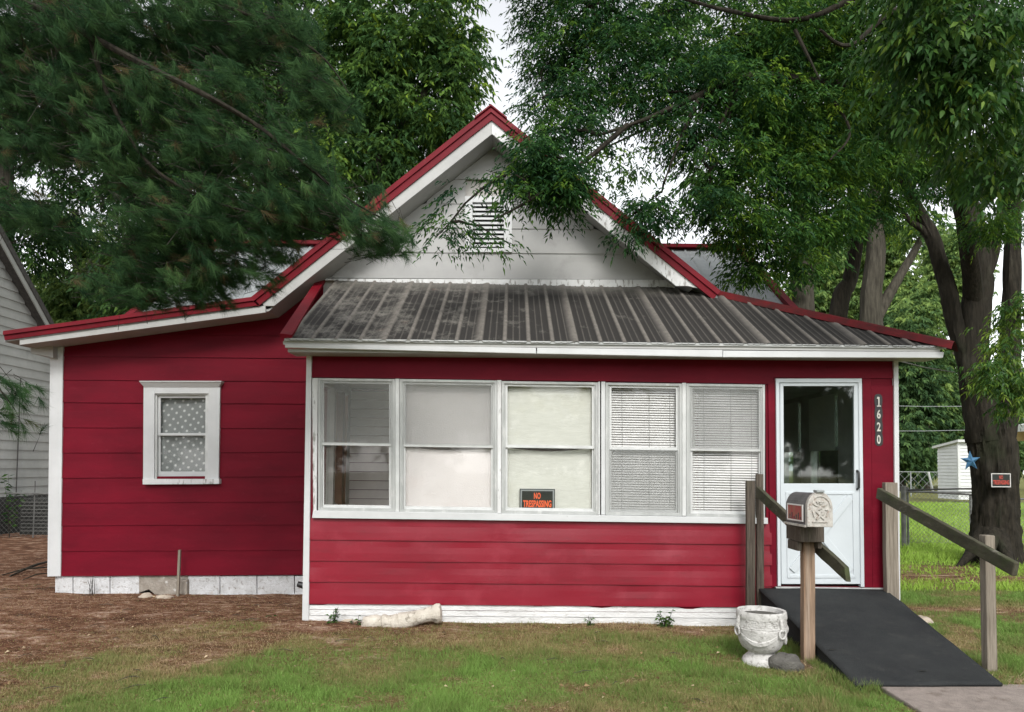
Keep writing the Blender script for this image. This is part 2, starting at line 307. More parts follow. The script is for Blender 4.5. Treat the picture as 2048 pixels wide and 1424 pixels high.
def _gm():
    nt = gmat.node_tree; N = nt.nodes; L = nt.links; b = N['Principled BSDF']; b.inputs['Roughness'].default_value = .95; b.inputs['Specular IOR Level'].default_value = .1
    at = N.new('ShaderNodeAttribute'); at.attribute_name = 'tint'; geo = N.new('ShaderNodeNewGeometry')
    def ramp(scale, stops, st=(1, 1, 1)):
        mp = N.new('ShaderNodeMapping'); mp.inputs['Scale'].default_value = st; L.new(geo.outputs['Position'], mp.inputs['Vector'])
        n = N.new('ShaderNodeTexNoise'); n.inputs['Scale'].default_value = scale; n.inputs['Detail'].default_value = 9; n.inputs['Roughness'].default_value = .7; L.new(mp.outputs[0], n.inputs['Vector'])
        c = N.new('ShaderNodeValToRGB'); e = c.color_ramp.elements
        while len(e) < len(stops): e.new(.5)
        for i, (p, q) in enumerate(stops): e[i].position = p; e[i].color = (*q, 1)
        L.new(n.outputs['Fac'], c.inputs[0]); return c.outputs[0], n
    brown, n1 = ramp(7, [(.34, (.045, .022, .014)), (.46, (.12, .058, .034)), (.54, (.20, .105, .063)), (.64, (.44, .32, .24))], (.5, 1, 1))
    green, n2 = ramp(6, [(.32, (.085, .075, .034)), (.52, (.15, .16, .05)), (.7, (.25, .24, .09))])
    mx = N.new('ShaderNodeMix'); mx.data_type = 'RGBA'; L.new(at.outputs['Fac'], mx.inputs['Factor']); L.new(brown, mx.inputs['A']); L.new(green, mx.inputs['B'])
    L.new(mx.outputs['Result'], b.inputs['Base Color'])
    n3 = N.new('ShaderNodeTexNoise'); n3.inputs['Scale'].default_value = 60; n3.inputs['Detail'].default_value = 6; L.new(geo.outputs['Position'], n3.inputs['Vector'])
    bp = N.new('ShaderNodeBump'); bp.inputs['Strength'].default_value = .8; bp.inputs['Distance'].default_value = .03; L.new(n3.outputs['Fac'], bp.inputs['Height']); L.new(bp.outputs[0], b.inputs['Normal'])
_gm()
g = npmesh('ground', gV, gF, gmat, tint=gm, smooth=True); g['kind'] = 'structure'
# concrete path in front of the ramp
RB_L, RB_R = G(1709, 1371), G(2008, 1371)
mb = MB(); pz = .045
xl, xr = G(1752, 1371).x, G(2045, 1371).x
mb.hexa([(xl-.05, 1.5, -.05), (xr-.02, 1.5, -.05), (xr, RB_L.y+.02, -.05), (xl, RB_L.y+.02, -.05), (xl-.05, 1.5, pz), (xr-.02, 1.5, pz), (xr, RB_L.y+.02, pz), (xl, RB_L.y+.02, pz)])
p = mb.build('path', M['concrete'], bevel=.01); p['kind'] = 'structure'

# ------------------------------------------------------------ the red house
PW, LW, RK, EV = 7.3, 8.9, 8.5, 7.0      # porch wall, main wall, rake fascia and porch eave planes
house = root('house', 'single-storey red house with white gable, glazed front porch and rusty grey metal porch roof', 'house', (-.8, 8.0, 0))
def zline(a, b):
    return lambda x: a.z + (b.z-a.z)*(x-a.x)/(b.x-a.x)
def board(name, x0, x1, zb, zt, Yp, proud, m, parent=house, nx=None, dent=.0, seed=0, clip=None, lip=.0, smooth=False):
    "one lapped board: bottom edge stands proud of the plane Yp, top edge tucks in"
    nx = nx or max(2, int((x1-x0)/.12)); xs = np.linspace(x0, x1, nx+1)
    if clip:
        xs = np.array([x for x in xs if min(zt(x), clip(x)) > zb(x)+.004])
        if len(xs) < 2: return None
    rows = [(0., 0.), (0., proud), (.10, proud*.93), (.36, proud*.72), (.64, proud*.4), (1., .003)]
    V = []; 
    for (t, p) in rows:
        for x in xs:
            b = zb(x); tt = zt(x)
            if clip: tt = min(tt, clip(x))
            wob = (float(vn(x*3.1, seed*7.7+t*1.5))-.5)*dent if p > .004 else 0
            V.append((x, Yp-p-wob, lerp(b+(float(vn(x*2.3, seed*3.3))-.5)*lip*(1-t), tt, t)))
    n = len(xs); Fc = [(r*n+i, r*n+i+1, (r+1)*n+i+1, (r+1)*n+i) for r in range(len(rows)-1) for i in range(n-1)]
    b_ = MB(); b_.add(V, Fc)
    # closed ends
    b_.add([V[r*n] for r in range(len(rows))], [tuple(range(len(rows)))]); b_.add([V[r*n+n-1] for r in range(len(rows))], [tuple(reversed(range(len(rows))))])
    return b_.build(name, m, parent)
def quadp(pts, Yf, depth):
    "prism from photo pixels on the plane y = Yf, pushed back by depth"
    b_ = MB(); b_.prism([U(px, py, Yf) for px, py in pts], (0, depth, 0)); return b_
def strip(name, pts, Yf, depth, m, parent=house, bevel=.003):
    return quadp(pts, Yf, depth).build(name, m, parent, bevel=bevel)
Xl = lambda px, Yp, py=950: U(px, py, Yp).x

# rake profile
RT = [U(10, 663, RK), U(505, 594, RK), U(982, 216, RK), U(1434, 580, RK)]
SB = [U(39, 690, RK), U(536, 622, RK), U(984, 268, RK), U(1386, 577, RK)]
def soff(x):
    P = SB
    if x < P[1].x: a, b = P[0], P[1]
    elif x < P[2].x: a, b = P[1], P[2]
    else: a, b = P[2], P[3]
    return a.z+(b.z-a.z)*(x-a.x)/(b.x-a.x)
# left wall boards, window hole between px 287 and 440, py 763 and 969
lines = [(1152, 1149), (1102, 1100), (1051, 1049), (1006, 1003), (956, 953), (906, 904), (855, 857), (805, 808), (760, 763), (713, 717), (668, 672), (626, 629), (585, 588), (545, 548)]
xa, xb = Xl(122, LW, 900), Xl(640, LW, 900)
wx0, wx1 = Xl(292, LW, 860), Xl(436, LW, 860); wz0, wz1 = U(360, 966, LW).z, U(360, 770, LW).z
for i in range(len(lines)-1):
    zb = zline(U(125, lines[i][0], LW), U(605, lines[i][1], LW)); zt = zline(U(125, lines[i+1][0], LW), U(605, lines[i+1][1], LW))
    zt2 = (lambda f: (lambda x: f(x)+.012))(zt)
    zm0, zm1 = zb((xa+xb)/2), zt((xa+xb)/2)
    if zm1 < wz0+.09 or zm0 > wz1-.02:
        board('siding_board', xa, xb, zb, zt2, LW, .015, M['red'], dent=.004, seed=i, clip=soff, lip=.006, nx=40)
    else:
        board('siding_board', xa, wx0, zb, zt2, LW, .015, M['red'], dent=.004, seed=i, clip=soff, lip=.006)
        board('siding_board', wx1, xb, zb, zt2, LW, .015, M['red'], dent=.004, seed=i+20, clip=soff, lip=.006)
# backing walls
def wallbox(name, x0, x1, y0, y1, z0, z1, m=M['interior'], parent=house):
    b_ = MB(); b_.box(x0, x1, y0, y1, z0, z1); return b_.build(name, m, parent)
mb = MB()
xw0 = Xl(105, LW, 900)
mb.box(xw0, wx0, LW+.004, LW+.12, .3, 3.15); mb.box(wx0, wx1, LW+.004, LW+.12, .3, wz0); mb.box(wx0, wx1, LW+.004, LW+.12, wz1, 3.3); mb.box(wx1, -2.0, LW+.004, LW+.12, .3, 3.3)
mb.box(xw0, xw0+.12, LW+.12, 14, .3, 3.05)                      # left side wall
mb.box(xw0, 2.25, 13.9, 14, .3, 3.2); mb.box(2.15, 2.25, LW+.12, 13.9, .3, 3.5); mb.box(-2.0, 2.25, LW+.02, LW+.12, .3, 3.6)
mb.build('wall', M['red'], house)
mb = MB(); mb.prism([(xw0+.1, LW+.03, 3.1), (-2.9, LW+.03, 3.35), (RT[2].x, LW+.03, RT[2].z-.35), (2.1, LW+.03, 3.55), (2.1, LW+.03, 3.0), (xw0+.1, LW+.03, 3.0)], (0, .08, 0))
mb.build('gable_sheathing', M['interior'], house)
# white gable boards
gl = [(557, 560), (505, 509), (456, 460), (407, 411), (358, 362), (309, 313), (262, 266)]
vx0, vx1 = Xl(930, LW, 450), Xl(1024, LW, 450); vz0, vz1 = U(977, 503, LW).z, U(977, 392, LW).z
for i in range(len(gl)-1):
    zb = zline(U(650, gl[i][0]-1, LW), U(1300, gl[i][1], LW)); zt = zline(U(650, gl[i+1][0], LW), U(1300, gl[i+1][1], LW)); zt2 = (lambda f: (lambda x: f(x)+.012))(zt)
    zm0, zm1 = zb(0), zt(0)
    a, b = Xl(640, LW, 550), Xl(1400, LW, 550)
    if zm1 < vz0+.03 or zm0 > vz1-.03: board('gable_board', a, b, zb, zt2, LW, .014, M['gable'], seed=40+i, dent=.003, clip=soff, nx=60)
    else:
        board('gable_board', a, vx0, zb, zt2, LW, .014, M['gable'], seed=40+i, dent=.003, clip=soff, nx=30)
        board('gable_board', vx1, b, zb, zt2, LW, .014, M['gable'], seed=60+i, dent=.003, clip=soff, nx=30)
strip('gable_base_trim', [(642, 557), (1376, 560), (1390, 578), (1330, 574), (1000, 574), (642, 560)], LW-.03, .05, M['peel'])
# louvred gable vent
vent = quadp([(930, 504), (930, 392), (945, 392), (945, 504)], LW-.035, .06)
for q in ([(1008, 504), (1008, 392), (1024, 392), (1024, 504)], [(945, 504), (945, 496), (1008, 496), (1008, 504)], [(945, 404), (945, 392), (1008, 392), (1008, 404)]):
    vent.prism([U(px, py, LW-.035) for px, py in q], (0, .06, 0))
vent = vent.build('gable_vent', M['white'], house, bevel=.002)
wallbox('vent_shade_sheet', Xl(945, LW), Xl(1008, LW), LW+.012, LW+.028, U(977, 498, LW).z, U(977, 400, LW).z, M['dark'], vent)  # black sheet painted in for the shade behind the slats
sx0, sx1 = Xl(945, LW, 450)+.002, Xl(1008, LW, 450)-.002; zs0, zs1 = U(977, 495, LW).z, U(977, 405, LW).z
for k in range(10):
    z = lerp(zs0, zs1, (k+.5)/10); b_ = MB()
    b_.hexa([(sx0, LW-.026, z-.024), (sx1, LW-.026, z-.024), (sx1, LW-.020, z-.028), (sx0, LW-.020, z-.028), (sx0, LW+.006, z+.016), (sx1, LW+.006, z+.016), (sx1, LW+.012, z+.012), (sx0, LW+.012, z+.012)])
    b_.build('slat', M['white'], vent)
# roof slabs (deck), soffits, fascias, red rake trim
def offs(p, dz): return (p.x, p.y, p.z+dz)
for (a, b, s0, s1) in ((RT[0], RT[1], SB[0], SB[1]), (RT[1], RT[2], SB[1], SB[2]), (RT[2], RT[3], SB[2], SB[3])):
    b_ = MB(); y0 = RK-.01
    b_.prism([(a.x, y0, a.z-.03), (b.x, y0, b.z-.03), (b.x, y0, b.z-.12), (a.x, y0, a.z-.12)], (0, 6.0, 0)); b_.build('roof_deck', M['galv'], house)
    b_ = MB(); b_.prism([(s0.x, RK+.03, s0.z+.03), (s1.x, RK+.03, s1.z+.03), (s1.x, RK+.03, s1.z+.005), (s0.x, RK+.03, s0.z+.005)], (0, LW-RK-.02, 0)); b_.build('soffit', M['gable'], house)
strip('rake_fascia', [(39, 679), (531, 611), (531, 625), (39, 690)], RK, .03, M['fascia'])
strip('rake_fascia', [(524, 606), (983, 240), (984, 268), (548, 612), (528, 612)], RK-.004, .03, M['fascia'])
strip('rake_fascia', [(983, 240), (1402, 577), (1388, 575), (1376, 572), (1352, 572), (1248, 486), (1236, 478), (1180, 430), (1172, 421), (1129, 388), (984, 268)], RK-.002, .03, M['peel'])
# red rake trim: ridge-cap profile, a face and a folded flange
def rake(a, b, c, d):   # a,b upper edge px; d,c lower edge px
    A, B, C, D = (U(*q, RK) for q in (a, b, c, d)); b_ = MB()
    mA = A.lerp(D, .45); mB = B.lerp(C, .45)
    def sh(p, dy, dz=0): return (p.x, p.y+dy, p.z+dz)
    V = [sh(A, .30), sh(B, .30), sh(A, -.035), sh(B, -.035), sh(mA, -.045), sh(mB, -.045), sh(mA, -.025), sh(mB, -.025), sh(D, -.025), sh(C, -.025), sh(D, .0), sh(C, .0)]
    b_.add(V, [(i, i+1, i+3, i+2) for i in (0, 2, 4, 6, 8)]); return b_
rake((10, 663), (505, 595), (521, 611), (12, 681)).build('rake_trim', M['redtrim'], house)
rake((502, 597), (982, 215), (983, 242), (518, 613)).build('rake_trim', M['redtrim'], house)
rake((982, 215), (1440, 583), (1425, 600), (983, 242)).build('rake_trim', M['redtrim'], house)
b_ = MB(); pk = RT[2]
for s in (-1, 1): b_.hexa([(pk.x, 8.44, pk.z-.0), (pk.x+s*.19, 8.44, pk.z-.155), (pk.x+s*.19, 14.4, pk.z-.155), (pk.x, 14.4, pk.z), (pk.x, 8.44, pk.z+.02), (pk.x+s*.19, 8.44, pk.z-.135), (pk.x+s*.19, 14.4, pk.z-.135), (pk.x, 14.4, pk.z+.02)])
b_.build('ridge_cap', M['redtrim'], house)
# eave return box and left corner board
strip('eave_return', [(60, 690), (106, 684), (106, 716), (90, 712), (62, 707)], LW-.12, .4, M['fascia'])
strip('corner_board', [(104, 684), (126, 683), (121, 1153), (98, 1153)], LW-.028, .05, M['white'])
b_ = MB(); q0 = U(104, 684, LW-.028); q1 = U(98, 1153, LW-.028); b_.hexa([(q1.x-.02, LW-.028, q1.z), (q1.x, LW-.028, q1.z), (q1.x, LW+.14, q1.z), (q1.x-.02, LW+.14, q1.z), (q0.x-.02, LW-.028, q0.z), (q0.x, LW-.028, q0.z), (q0.x, LW+.14, q0.z), (q0.x-.02, LW+.14, q0.z)])
b_.build('corner_board', M['white'], house)

# porch roof
EL, ER = U(572, 680, EV), U(1893, 694, EV); TL, TR = U(650, 562, LW), U(1388, 578, LW)
zE, zT = zline(EL, ER), zline(TL, TR)
def zr(x, y): return lerp(zE(x), zT(x), (y-EV)/(LW-EV))
HA, HB = TR.x+.03, ER.x+.02
def ytop(x): return LW if x <= HA else EV+(LW-EV)*max(0, (HB-x)/(HB-HA))
rib = [(0, 0), (.012, .019), (.036, .019), (.050, 0), (.095, 0), (.101, .005), (.109, .005), (.115, 0), (.158, 0), (.164, .005), (.172, .005), (.178, 0)]
roofm = bpy.data.materials.new('mildewed_metal_roof'); roofm.use_nodes = True
def _rm():
    nt = roofm.node_tree; N = nt.nodes; L = nt.links; b = N['Principled BSDF']; b.inputs['Roughness'].default_value = .55; b.inputs['Specular IOR Level'].default_value = .35
    geo = N.new('ShaderNodeNewGeometry'); at = N.new('ShaderNodeAttribute'); at.attribute_name = 'tint'
    def noise(sc, st, det=8, ro=.65, loc=(0, 0, 0)):
        mp = N.new('ShaderNodeMapping'); mp.inputs['Scale'].default_value = st; mp.inputs['Location'].default_value = loc; L.new(geo.outputs['Position'], mp.inputs['Vector'])
        n = N.new('ShaderNodeTexNoise'); n.inputs['Scale'].default_value = sc; n.inputs['Detail'].default_value = det; n.inputs['Roughness'].default_value = ro; L.new(mp.outputs[0], n.inputs['Vector']); return n.outputs['Fac']
    def rng_(src, a, b_, c=0, d=1):
        m = N.new('ShaderNodeMapRange'); m.inputs['From Min'].default_value = a; m.inputs['From Max'].default_value = b_; m.inputs['To Min'].default_value = c; m.inputs['To Max'].default_value = d; L.new(src, m.inputs['Value']); return m.outputs[0]
    def op(o, a, b_):
        m = N.new('ShaderNodeMath'); m.operation = o; m.use_clamp = True
        for i, q in enumerate((a, b_)):
            if isinstance(q, (int, float)): m.inputs[i].default_value = q
            else: L.new(q, m.inputs[i])
        return m.outputs[0]
    def mix(f, a, b_):
        m = N.new('ShaderNodeMix'); m.data_type = 'RGBA'
        if isinstance(f, (int, float)): m.inputs['Factor'].default_value = f
        else: L.new(f, m.inputs['Factor'])
        for k, q in (('A', a), ('B', b_)):
            if isinstance(q, tuple): m.inputs[k].default_value = (*q, 1)
            else: L.new(q, m.inputs[k])
        return m.outputs['Result']
    sx = N.new('ShaderNodeSeparateXYZ'); L.new(geo.outputs['Position'], sx.inputs[0])
    blotch = noise(3.0, (1, 1, 1)); fine = noise(16, (1, .6, 1), 8, .75); streak = noise(26, (1, .05, .05), 4)
    right = rng_(sx.outputs['X'], -2.4, 3.2, -.06, .24)
    d = op('ADD', blotch, right); d = op('ADD', d, op('MULTIPLY', op('SUBTRACT', streak, .5), .42)); d = op('ADD', d, op('MULTIPLY', op('SUBTRACT', fine, .5), .95))
    dirt = rng_(d, .29, .54)
    top = rng_(sx.outputs['Y'], 8.45, 8.85, 1, .25)       # the sheltered strip below the gable stays cleaner
    dirt = op('MULTIPLY', dirt, top)
    clean = mix(rng_(fine, .35, .7), (.19, .18, .155), (.065, .060, .052))
    rust = mix(op('MULTIPLY', rng_(noise(5, (1, 1, 1), 6, .6, (3, 1, 0)), .62, .75), .55), clean, (.20, .09, .05))
    c = mix(dirt, rust, (.020, .018, .016))
    ribc = mix(rng_(fine, .4, .7), (.17, .155, .135), (.10, .09, .078))
    c = mix(op('MULTIPLY', at.outputs['Fac'], .88), c, ribc)
    L.new(c, b.inputs['Base Color']); L.new(rng_(dirt, 0, 1, .42, .85), b.inputs['Roughness'])
_rm()
x0 = EL.x; k = 0
while x0 < HB-.02:
    xs, hs = [], []
    for r_ in range(4):
        for dx, h in rib:
            xx = x0+r_*.2286+dx
            if xx <= HB-.01: xs.append(xx); hs.append(h)
    xe = x0+.9144+.012
    if xe < HB: xs.append(xe); hs.append(.0195)
    xs = np.array(xs); hs = np.array(hs); rows = 14; V = []; T = []
    lift = .0008*(k % 2)
    for j in range(rows+1):
        for x, h in zip(xs, hs):
            yt = max(ytop(x)-.0, EV+.002); ys = EV-.035-.006*float(vn(x*4, 3)); y = lerp(ys, yt, j/rows)
            V.append((x, y, zr(x, y)+.012+h+lift+(float(vn(x*2.0, y*1.5))-.5)*.006)); T.append(1.0 if h > .018 else (.35 if h > .001 else 0))
    n = len(xs); idx2 = np.arange(n*(rows+1)).reshape(rows+1, n)
    Fc = np.stack([idx2[:-1, :-1].ravel(), idx2[:-1, 1:].ravel(), idx2[1:, 1:].ravel(), idx2[1:, :-1].ravel()], 1)
    npmesh('roof_panel', np.array(V), Fc, roofm, house, tint=np.array(T), origin=(x0+.45, 8, zr(x0, 8)))
    x0 += .9144; k += 1
# right hip slope, deck under both, porch ceiling
b_ = MB()
b_.add([(EL.x+.01, EV, zE(EL.x)-.002), (HB-.02, EV, zE(HB)-.002), (HA, LW, zT(HA)-.002), (EL.x+.01, LW, zT(EL.x)-.002)], [(0, 1, 2, 3)])
b_.build('porch_roof_deck', M['wood'], house)
ysr = np.arange(EV, 13.0, .2286/3); V = []; 
for y in ysr:
    for t in np.linspace(0, 1, 5):
        xh = HA+(HB-HA)*max(0, min(1, (LW-y)/(LW-EV))) if y < LW else HA
        x = lerp(HB+.0, xh, t); zz = lerp(zE(HB), zT(HA), (HB-x)/(HB-HA))
        V.append((x, y, zz+.012+(.018 if int(round((y-EV)/(.2286/3))) % 3 == 0 else 0)))
n = 5; idx2 = np.arange(n*len(ysr)).reshape(len(ysr), n)
Fc = np.stack([idx2[:-1, :-1].ravel(), idx2[:-1, 1:].ravel(), idx2[1:, 1:].ravel(), idx2[1:, :-1].ravel()], 1)
npmesh('side_roof_panel', np.array(V), Fc, roofm, house, tint=np.zeros(len(V)))
# hip cap
h0 = Vector((HA-.06, LW+.02, zT(HA)+.05)); h1 = Vector((HB+.03, EV-.05, zE(HB)+.035))
dv = (h1-h0).normalized(); s_ = dv.cross(Vector((0, 0, 1))).normalized(); b_ = MB(); w_ = .125
for s in (-1, 1):
    o1 = s_*s*w_*.35+Vector((0, 0, -.004)); o2 = s_*s*w_+Vector((0, 0, -.075))
    b_.add([h0+Vector((0, 0, .012)), h1+Vector((0, 0, .012)), h1+o1, h0+o1, h1+o2, h0+o2], [(0, 1, 2, 3), (3, 2, 4, 5)])
b_.build('hip_cap', M['redhip'], house)
# left rake trim of the porch roof
b_ = MB(); a0 = U(560, 667, EV-.03); a1 = U(584, 672, EV-.03); c0 = U(634, 558, LW); c1 = U(651, 560, LW)
b_.hexa([a0+Vector((0, 0, -.05)), a1+Vector((0, 0, -.02)), c1+Vector((0, 0, -.03)), c0+Vector((0, 0, -.05)), a0+Vector((0, 0, .0)), a1+Vector((0, 0, .012)), c1+Vector((0, 0, .01)), c0+Vector((0, 0, 0))])
b_.build('rake_trim', M['redtrim'], house)
# eave: drip edge, gutter board, lower fascia, soffit
strip('drip_edge', [(569, 676), (1893, 692), (1893, 697), (568, 682)], EV-.03, .06, M['alu'], bevel=0)
strip('eave_board', [(566, 682), (1880, 697), (1880, 704), (566, 689)], EV-.012, .05, M['fascia'], bevel=.002)
strip('eave_fascia', [(570, 688), (1072, 695.5), (1072, 707), (570, 695)], EV-.022, .05, M['white'], bevel=.002)
strip('eave_fascia', [(1074, 695.5), (1445, 700), (1445, 714), (1074, 707)], EV-.026, .05, M['white'], bevel=.002)
strip('eave_fascia', [(1446, 701), (1888, 704), (1886, 715.5), (1446, 714)], EV-.020, .05, M['white'], bevel=.002)
zs = U(1200, 700, EV).z-.04
wallbox('soffit', EL.x+.01, HB-.05, EV+.03, PW+.02, zs, zs+.03, M['gable'])
wallbox('porch_ceiling', -2.0, 3.75, PW+.1, LW-.02, 2.50, 2.53, M['interior'])
# porch side and back walls, floor
PXL, PXR = Xl(612, PW, 950), Xl(1791, PW, 950)
zfloor = .36
wallbox('porch_floor', PXL+.05, PXR-.05, PW+.1, LW, .30, zfloor, M['floor']); wallbox('porch_floor', 2.26, PXR-.05, LW, 12.6, .30, zfloor, M['floor'])
b_ = MB()
b_.box(PXL, PXL+.08, PW+.12, LW, .2, 1.15); b_.box(PXL, PXL+.08, PW+.12, LW, 2.42, 2.75); b_.box(PXL, PXL+.08, PW+.12, 7.52, 1.15, 2.42); b_.box(PXL, PXL+.08, 8.72, LW, 1.15, 2.42); b_.box(PXL, PXL+.08, 8.08, 8.16, 1.15, 2.42)
b_.build('porch_side_wall', M['interior'], house)
for a, b in ((7.52, 8.08), (8.16, 8.72)):
    b_ = MB(); b_.box(PXL+.03, PXL+.036, a, b, 1.15, 2.42); sw = b_.build('side_window', glassmat('left_side_glass_%d' % int(a*10), (.95, .97, .96), .02), house)
    b_ = MB(); b_.box(PXL+.02, PXL+.055, a, b, 1.78, 1.82); b_.build('meeting_rail', M['alu'], sw)
wallbox('porch_ceiling', 2.26, 3.75, LW-.02, 12.6, 2.50, 2.53, M['interior'])
wallbox('porch_back_wall', 2.26, PXR-.02, 12.5, 12.6, .3, 2.6, M['interior'])
# right side wall with two windows
sz0, sz1 = 1.25, 2.42; b_ = MB(); xx0, xx1 = PXR-.10, PXR-.02
segs = [(PW+.02, 8.35), (9.12, 9.42), (10.05, 12.6)]
for a, b in segs: b_.box(xx0, xx1, a, b, .2, 2.75)
for a, b in ((8.35, 9.12), (9.42, 10.05)): b_.box(xx0, xx1, a, b, .2, sz0); b_.box(xx0, xx1, a, b, sz1, 2.75)
b_.build('porch_side_wall', M['interior'], house)
for a, b in ((8.35, 9.12), (9.42, 10.05)):
    b_ = MB(); b_.box(xx0+.02, xx0+.03, a, b, sz0, sz1)
    sw = b_.build('side_window', glassmat('side_glass_%d' % int(a*10), (.9, .95, .93), .05), house)
    b_ = MB(); b_.box(xx0+.0, xx0+.05, a, b, 1.80, 1.84); b_.build('meeting_rail', M['alu'], sw)
    b_ = MB(); b_.box(xx0-.03, xx0-.02, a+.02, b-.03, 1.80, sz1+.02); tag(b_.build('roller_shade', M['linen']), 'pale roller shade %s behind the storm door glass' % ('half lowered over the wider side window' if a < 9 else 'over the narrower side window'), 'shade')
# interior back wall cream boards
cz = .42
for i in range(19):
    z0 = cz+i*.108+.007
    b_ = MB(); b_.hexa([(-1.99, LW-.026, z0), (2.2, LW-.026, z0), (2.2, LW+.015, z0), (-1.99, LW+.015, z0), (-1.99, LW-.002, z0+.101), (2.2, LW-.002, z0+.101), (2.2, LW+.015, z0+.101), (-1.99, LW+.015, z0+.101)])
    b_.build('interior_board', M['creamboard'], house)

# front wall of the porch: core, boards, casings
X_ = lambda px, py=900: U(px, py, PW).x
Z_ = lambda px, py: U(px, py, PW).z
wl_, wr_ = X_(636), X_(1532); zsill = Z_(1080, 1030); zhead = Z_(1080, 762); dl, dr = X_(1556), X_(1722); dz0, dz1 = Z_(1640, 1173), Z_(1640, 760)
b_ = MB()
b_.box(PXL+.01, dl, PW+.006, PW+.10, .16, zsill); b_.box(PXL+.01, wl_, PW+.006, PW+.10, zsill, 2.75); b_.box(wl_, wr_, PW+.006, PW+.10, zhead, 2.75)
b_.box(wr_, dl, PW+.006, PW+.10, zsill, 2.75); b_.box(dl, dr, PW+.006, PW+.10, dz1, 2.75); b_.box(dr, PXR-.01, PW+.006, PW+.10, .2, 2.75); b_.box(dl, dr, PW+.006, PW+.10, .2, dz0)
b_.build('porch_wall', M['red'], house)
pl = [(1207, 1214), (1163, 1172), (1121, 1130), (1079, 1089), (1036, 1047)]
for i in range(4):
    zb = zline(U(630, pl[i][0], PW), U(1540, pl[i][1], PW)); zt = zline(U(630, pl[i+1][0], PW), U(1540, pl[i+1][1], PW)); zt2 = (lambda f: (lambda x: f(x)+.010))(zt)
    board('siding_board', X_(621), X_(1541), zb, zt2 if i < 3 else zt, PW, .018, M['redgloss'], seed=80+i*3, dent=.008, lip=.003, nx=70)
zb = zline(U(630, 754, PW), U(1540, 768, PW)); board('siding_board', X_(621), X_(1546), zb, lambda x: 2.75, PW, .012, M['red'], seed=99, dent=.003, lip=.004)
zb = zline(U(1550, 755, PW), U(1787, 757, PW)); board('siding_board', X_(1546), X_(1789), zb, lambda x: 2.75, PW, .011, M['red'], seed=98, dent=.002)
strip('casing_board', [(1536, 768), (1552, 757), (1554, 1174), (1541, 1174)], PW-.010, .016, M['red'])
strip('casing_board', [(1725, 757), (1742, 757), (1745, 1175), (1728, 1175)], PW-.018, .022, M['red'])
strip('wall_panel', [(1742, 771), (1788, 771), (1790, 1176), (1745, 1176)], PW-.008, .012, M['red'])
strip('corner_board', [(613, 700), (623, 700), (617, 1243), (604, 1243)], PW-.03, .05, M['white'])
strip('corner_board', [(1788, 719), (1797, 719), (1801, 1210), (1791, 1210)], PW-.03, .05, M['white'])
b_ = MB(); q0 = U(1797, 719, PW-.03); q1 = U(1801, 1210, PW-.03); b_.box(q0.x-.02, q0.x, PW+.02, PW+.12, .12, q0.z); b_.build('corner_board', M['white'], house)
strip('window_casing', [(624, 756), (636, 756), (633, 1022), (626, 1022)], PW-.016, .03, M['peel'])
strip('sill_board', [(626, 1021), (1536, 1036), (1536, 1048), (624, 1036)], PW-.05, .06, M['white'])
# porch windows
glass = glassmat('window_glass', (1, 1, 1), .015)
scr = screenmat('insect_screen', (.30, .31, .30), .22)
def porch_window(x0, x1, yt, yb, ym, screens, lab):
    "outer frame px box; ym = meeting rail row"
    b_ = MB(); Y0 = PW-.030
    def fr(xa_, xb_, ya_, yb_, Yf, dep):
        sl = .0145   # the porch has sagged to the right a little
        f = lambda px, py: U(px, py+(px-x0)*sl, Yf)
        b_.prism([f(xa_, ya_), f(xb_, ya_), f(xb_, yb_), f(xa_, yb_)], (0, dep, 0))
    fr(x0, x0+5, yt, yb, Y0, .07); fr(x1-5, x1, yt, yb, Y0, .07); fr(x0+5, x1-5, yt, yt+5, Y0, .07); fr(x0+5, x1-5, yb-6, yb, Y0, .07)
    # stepped track
    fr(x0+5, x0+8, yt+5, yb-6, Y0+.012, .05); fr(x1-8, x1-5, yt+5, yb-6, Y0+.012, .05)
    w = b_.build('porch_window', M['alu'], house, bevel=.0015)
    w['label'] = lab
    for (a, b, Yf) in ((yt+5, ym+3, Y0+.022), (ym-3, yb-6, Y0+.040)):
        b_ = MB()
        fr(x0+8, x0+12, a, b, Yf, .016); fr(x1-12, x1-8, a, b, Yf, .016); fr(x0+12, x1-12, a, a+5, Yf, .016); fr(x0+12, x1-12, b-6, b, Yf, .016)
        b_.build('sash', M['alulight'], w, bevel=.001)
        b_ = MB(); fr(x0+12, x1-12, a+5, b-6, Yf+.006, .004); b_.build('glass_pane', glass, w)
    b_ = MB()
    for s_i, on in enumerate(screens):
        if on:
            a, b = ((yt+6, ym-2), (ym+2, yb-7))[s_i]; b_ = MB(); fr(x0+8, x1-8, a, b, Y0+.004, .001); b_.build('insect_screen', scr, w)
    return w
wins = [(636, 790, 756, 1021, 887, (1, 0)), (799, 994, 758, 1024, 890, (1, 0)), (1003, 1196, 762, 1027, 892, (0, 0)), (1211, 1364, 765, 1030, 896, (0, 1)), (1373, 1530, 767, 1033, 898, (1, 0))]
labs = ['leftmost porch window, bare, showing brown curtain inside', 'porch window with screened upper half and white cloth', 'porch window with cream cloth and sign', 'porch window with blind, screened lower half', 'porch window with blind nearest the door']
for w, lb in zip(wins, labs): porch_window(*w, lb)
for a, b, m_ in ((790.5, 798.5, 'alulight'), (994.5, 1002.5, 'peel'), (1196.5, 1200, 'alulight'), (1202.5, 1210.5, 'white'), (1364.5, 1372.5, 'alulight')):
    sl = (a-630)*.0145
    strip('mullion', [(a, 755+sl), (b, 755+sl), (b, 1021+sl), (a, 1021+sl)], PW-.022, .06, M[m_], bevel=.002)
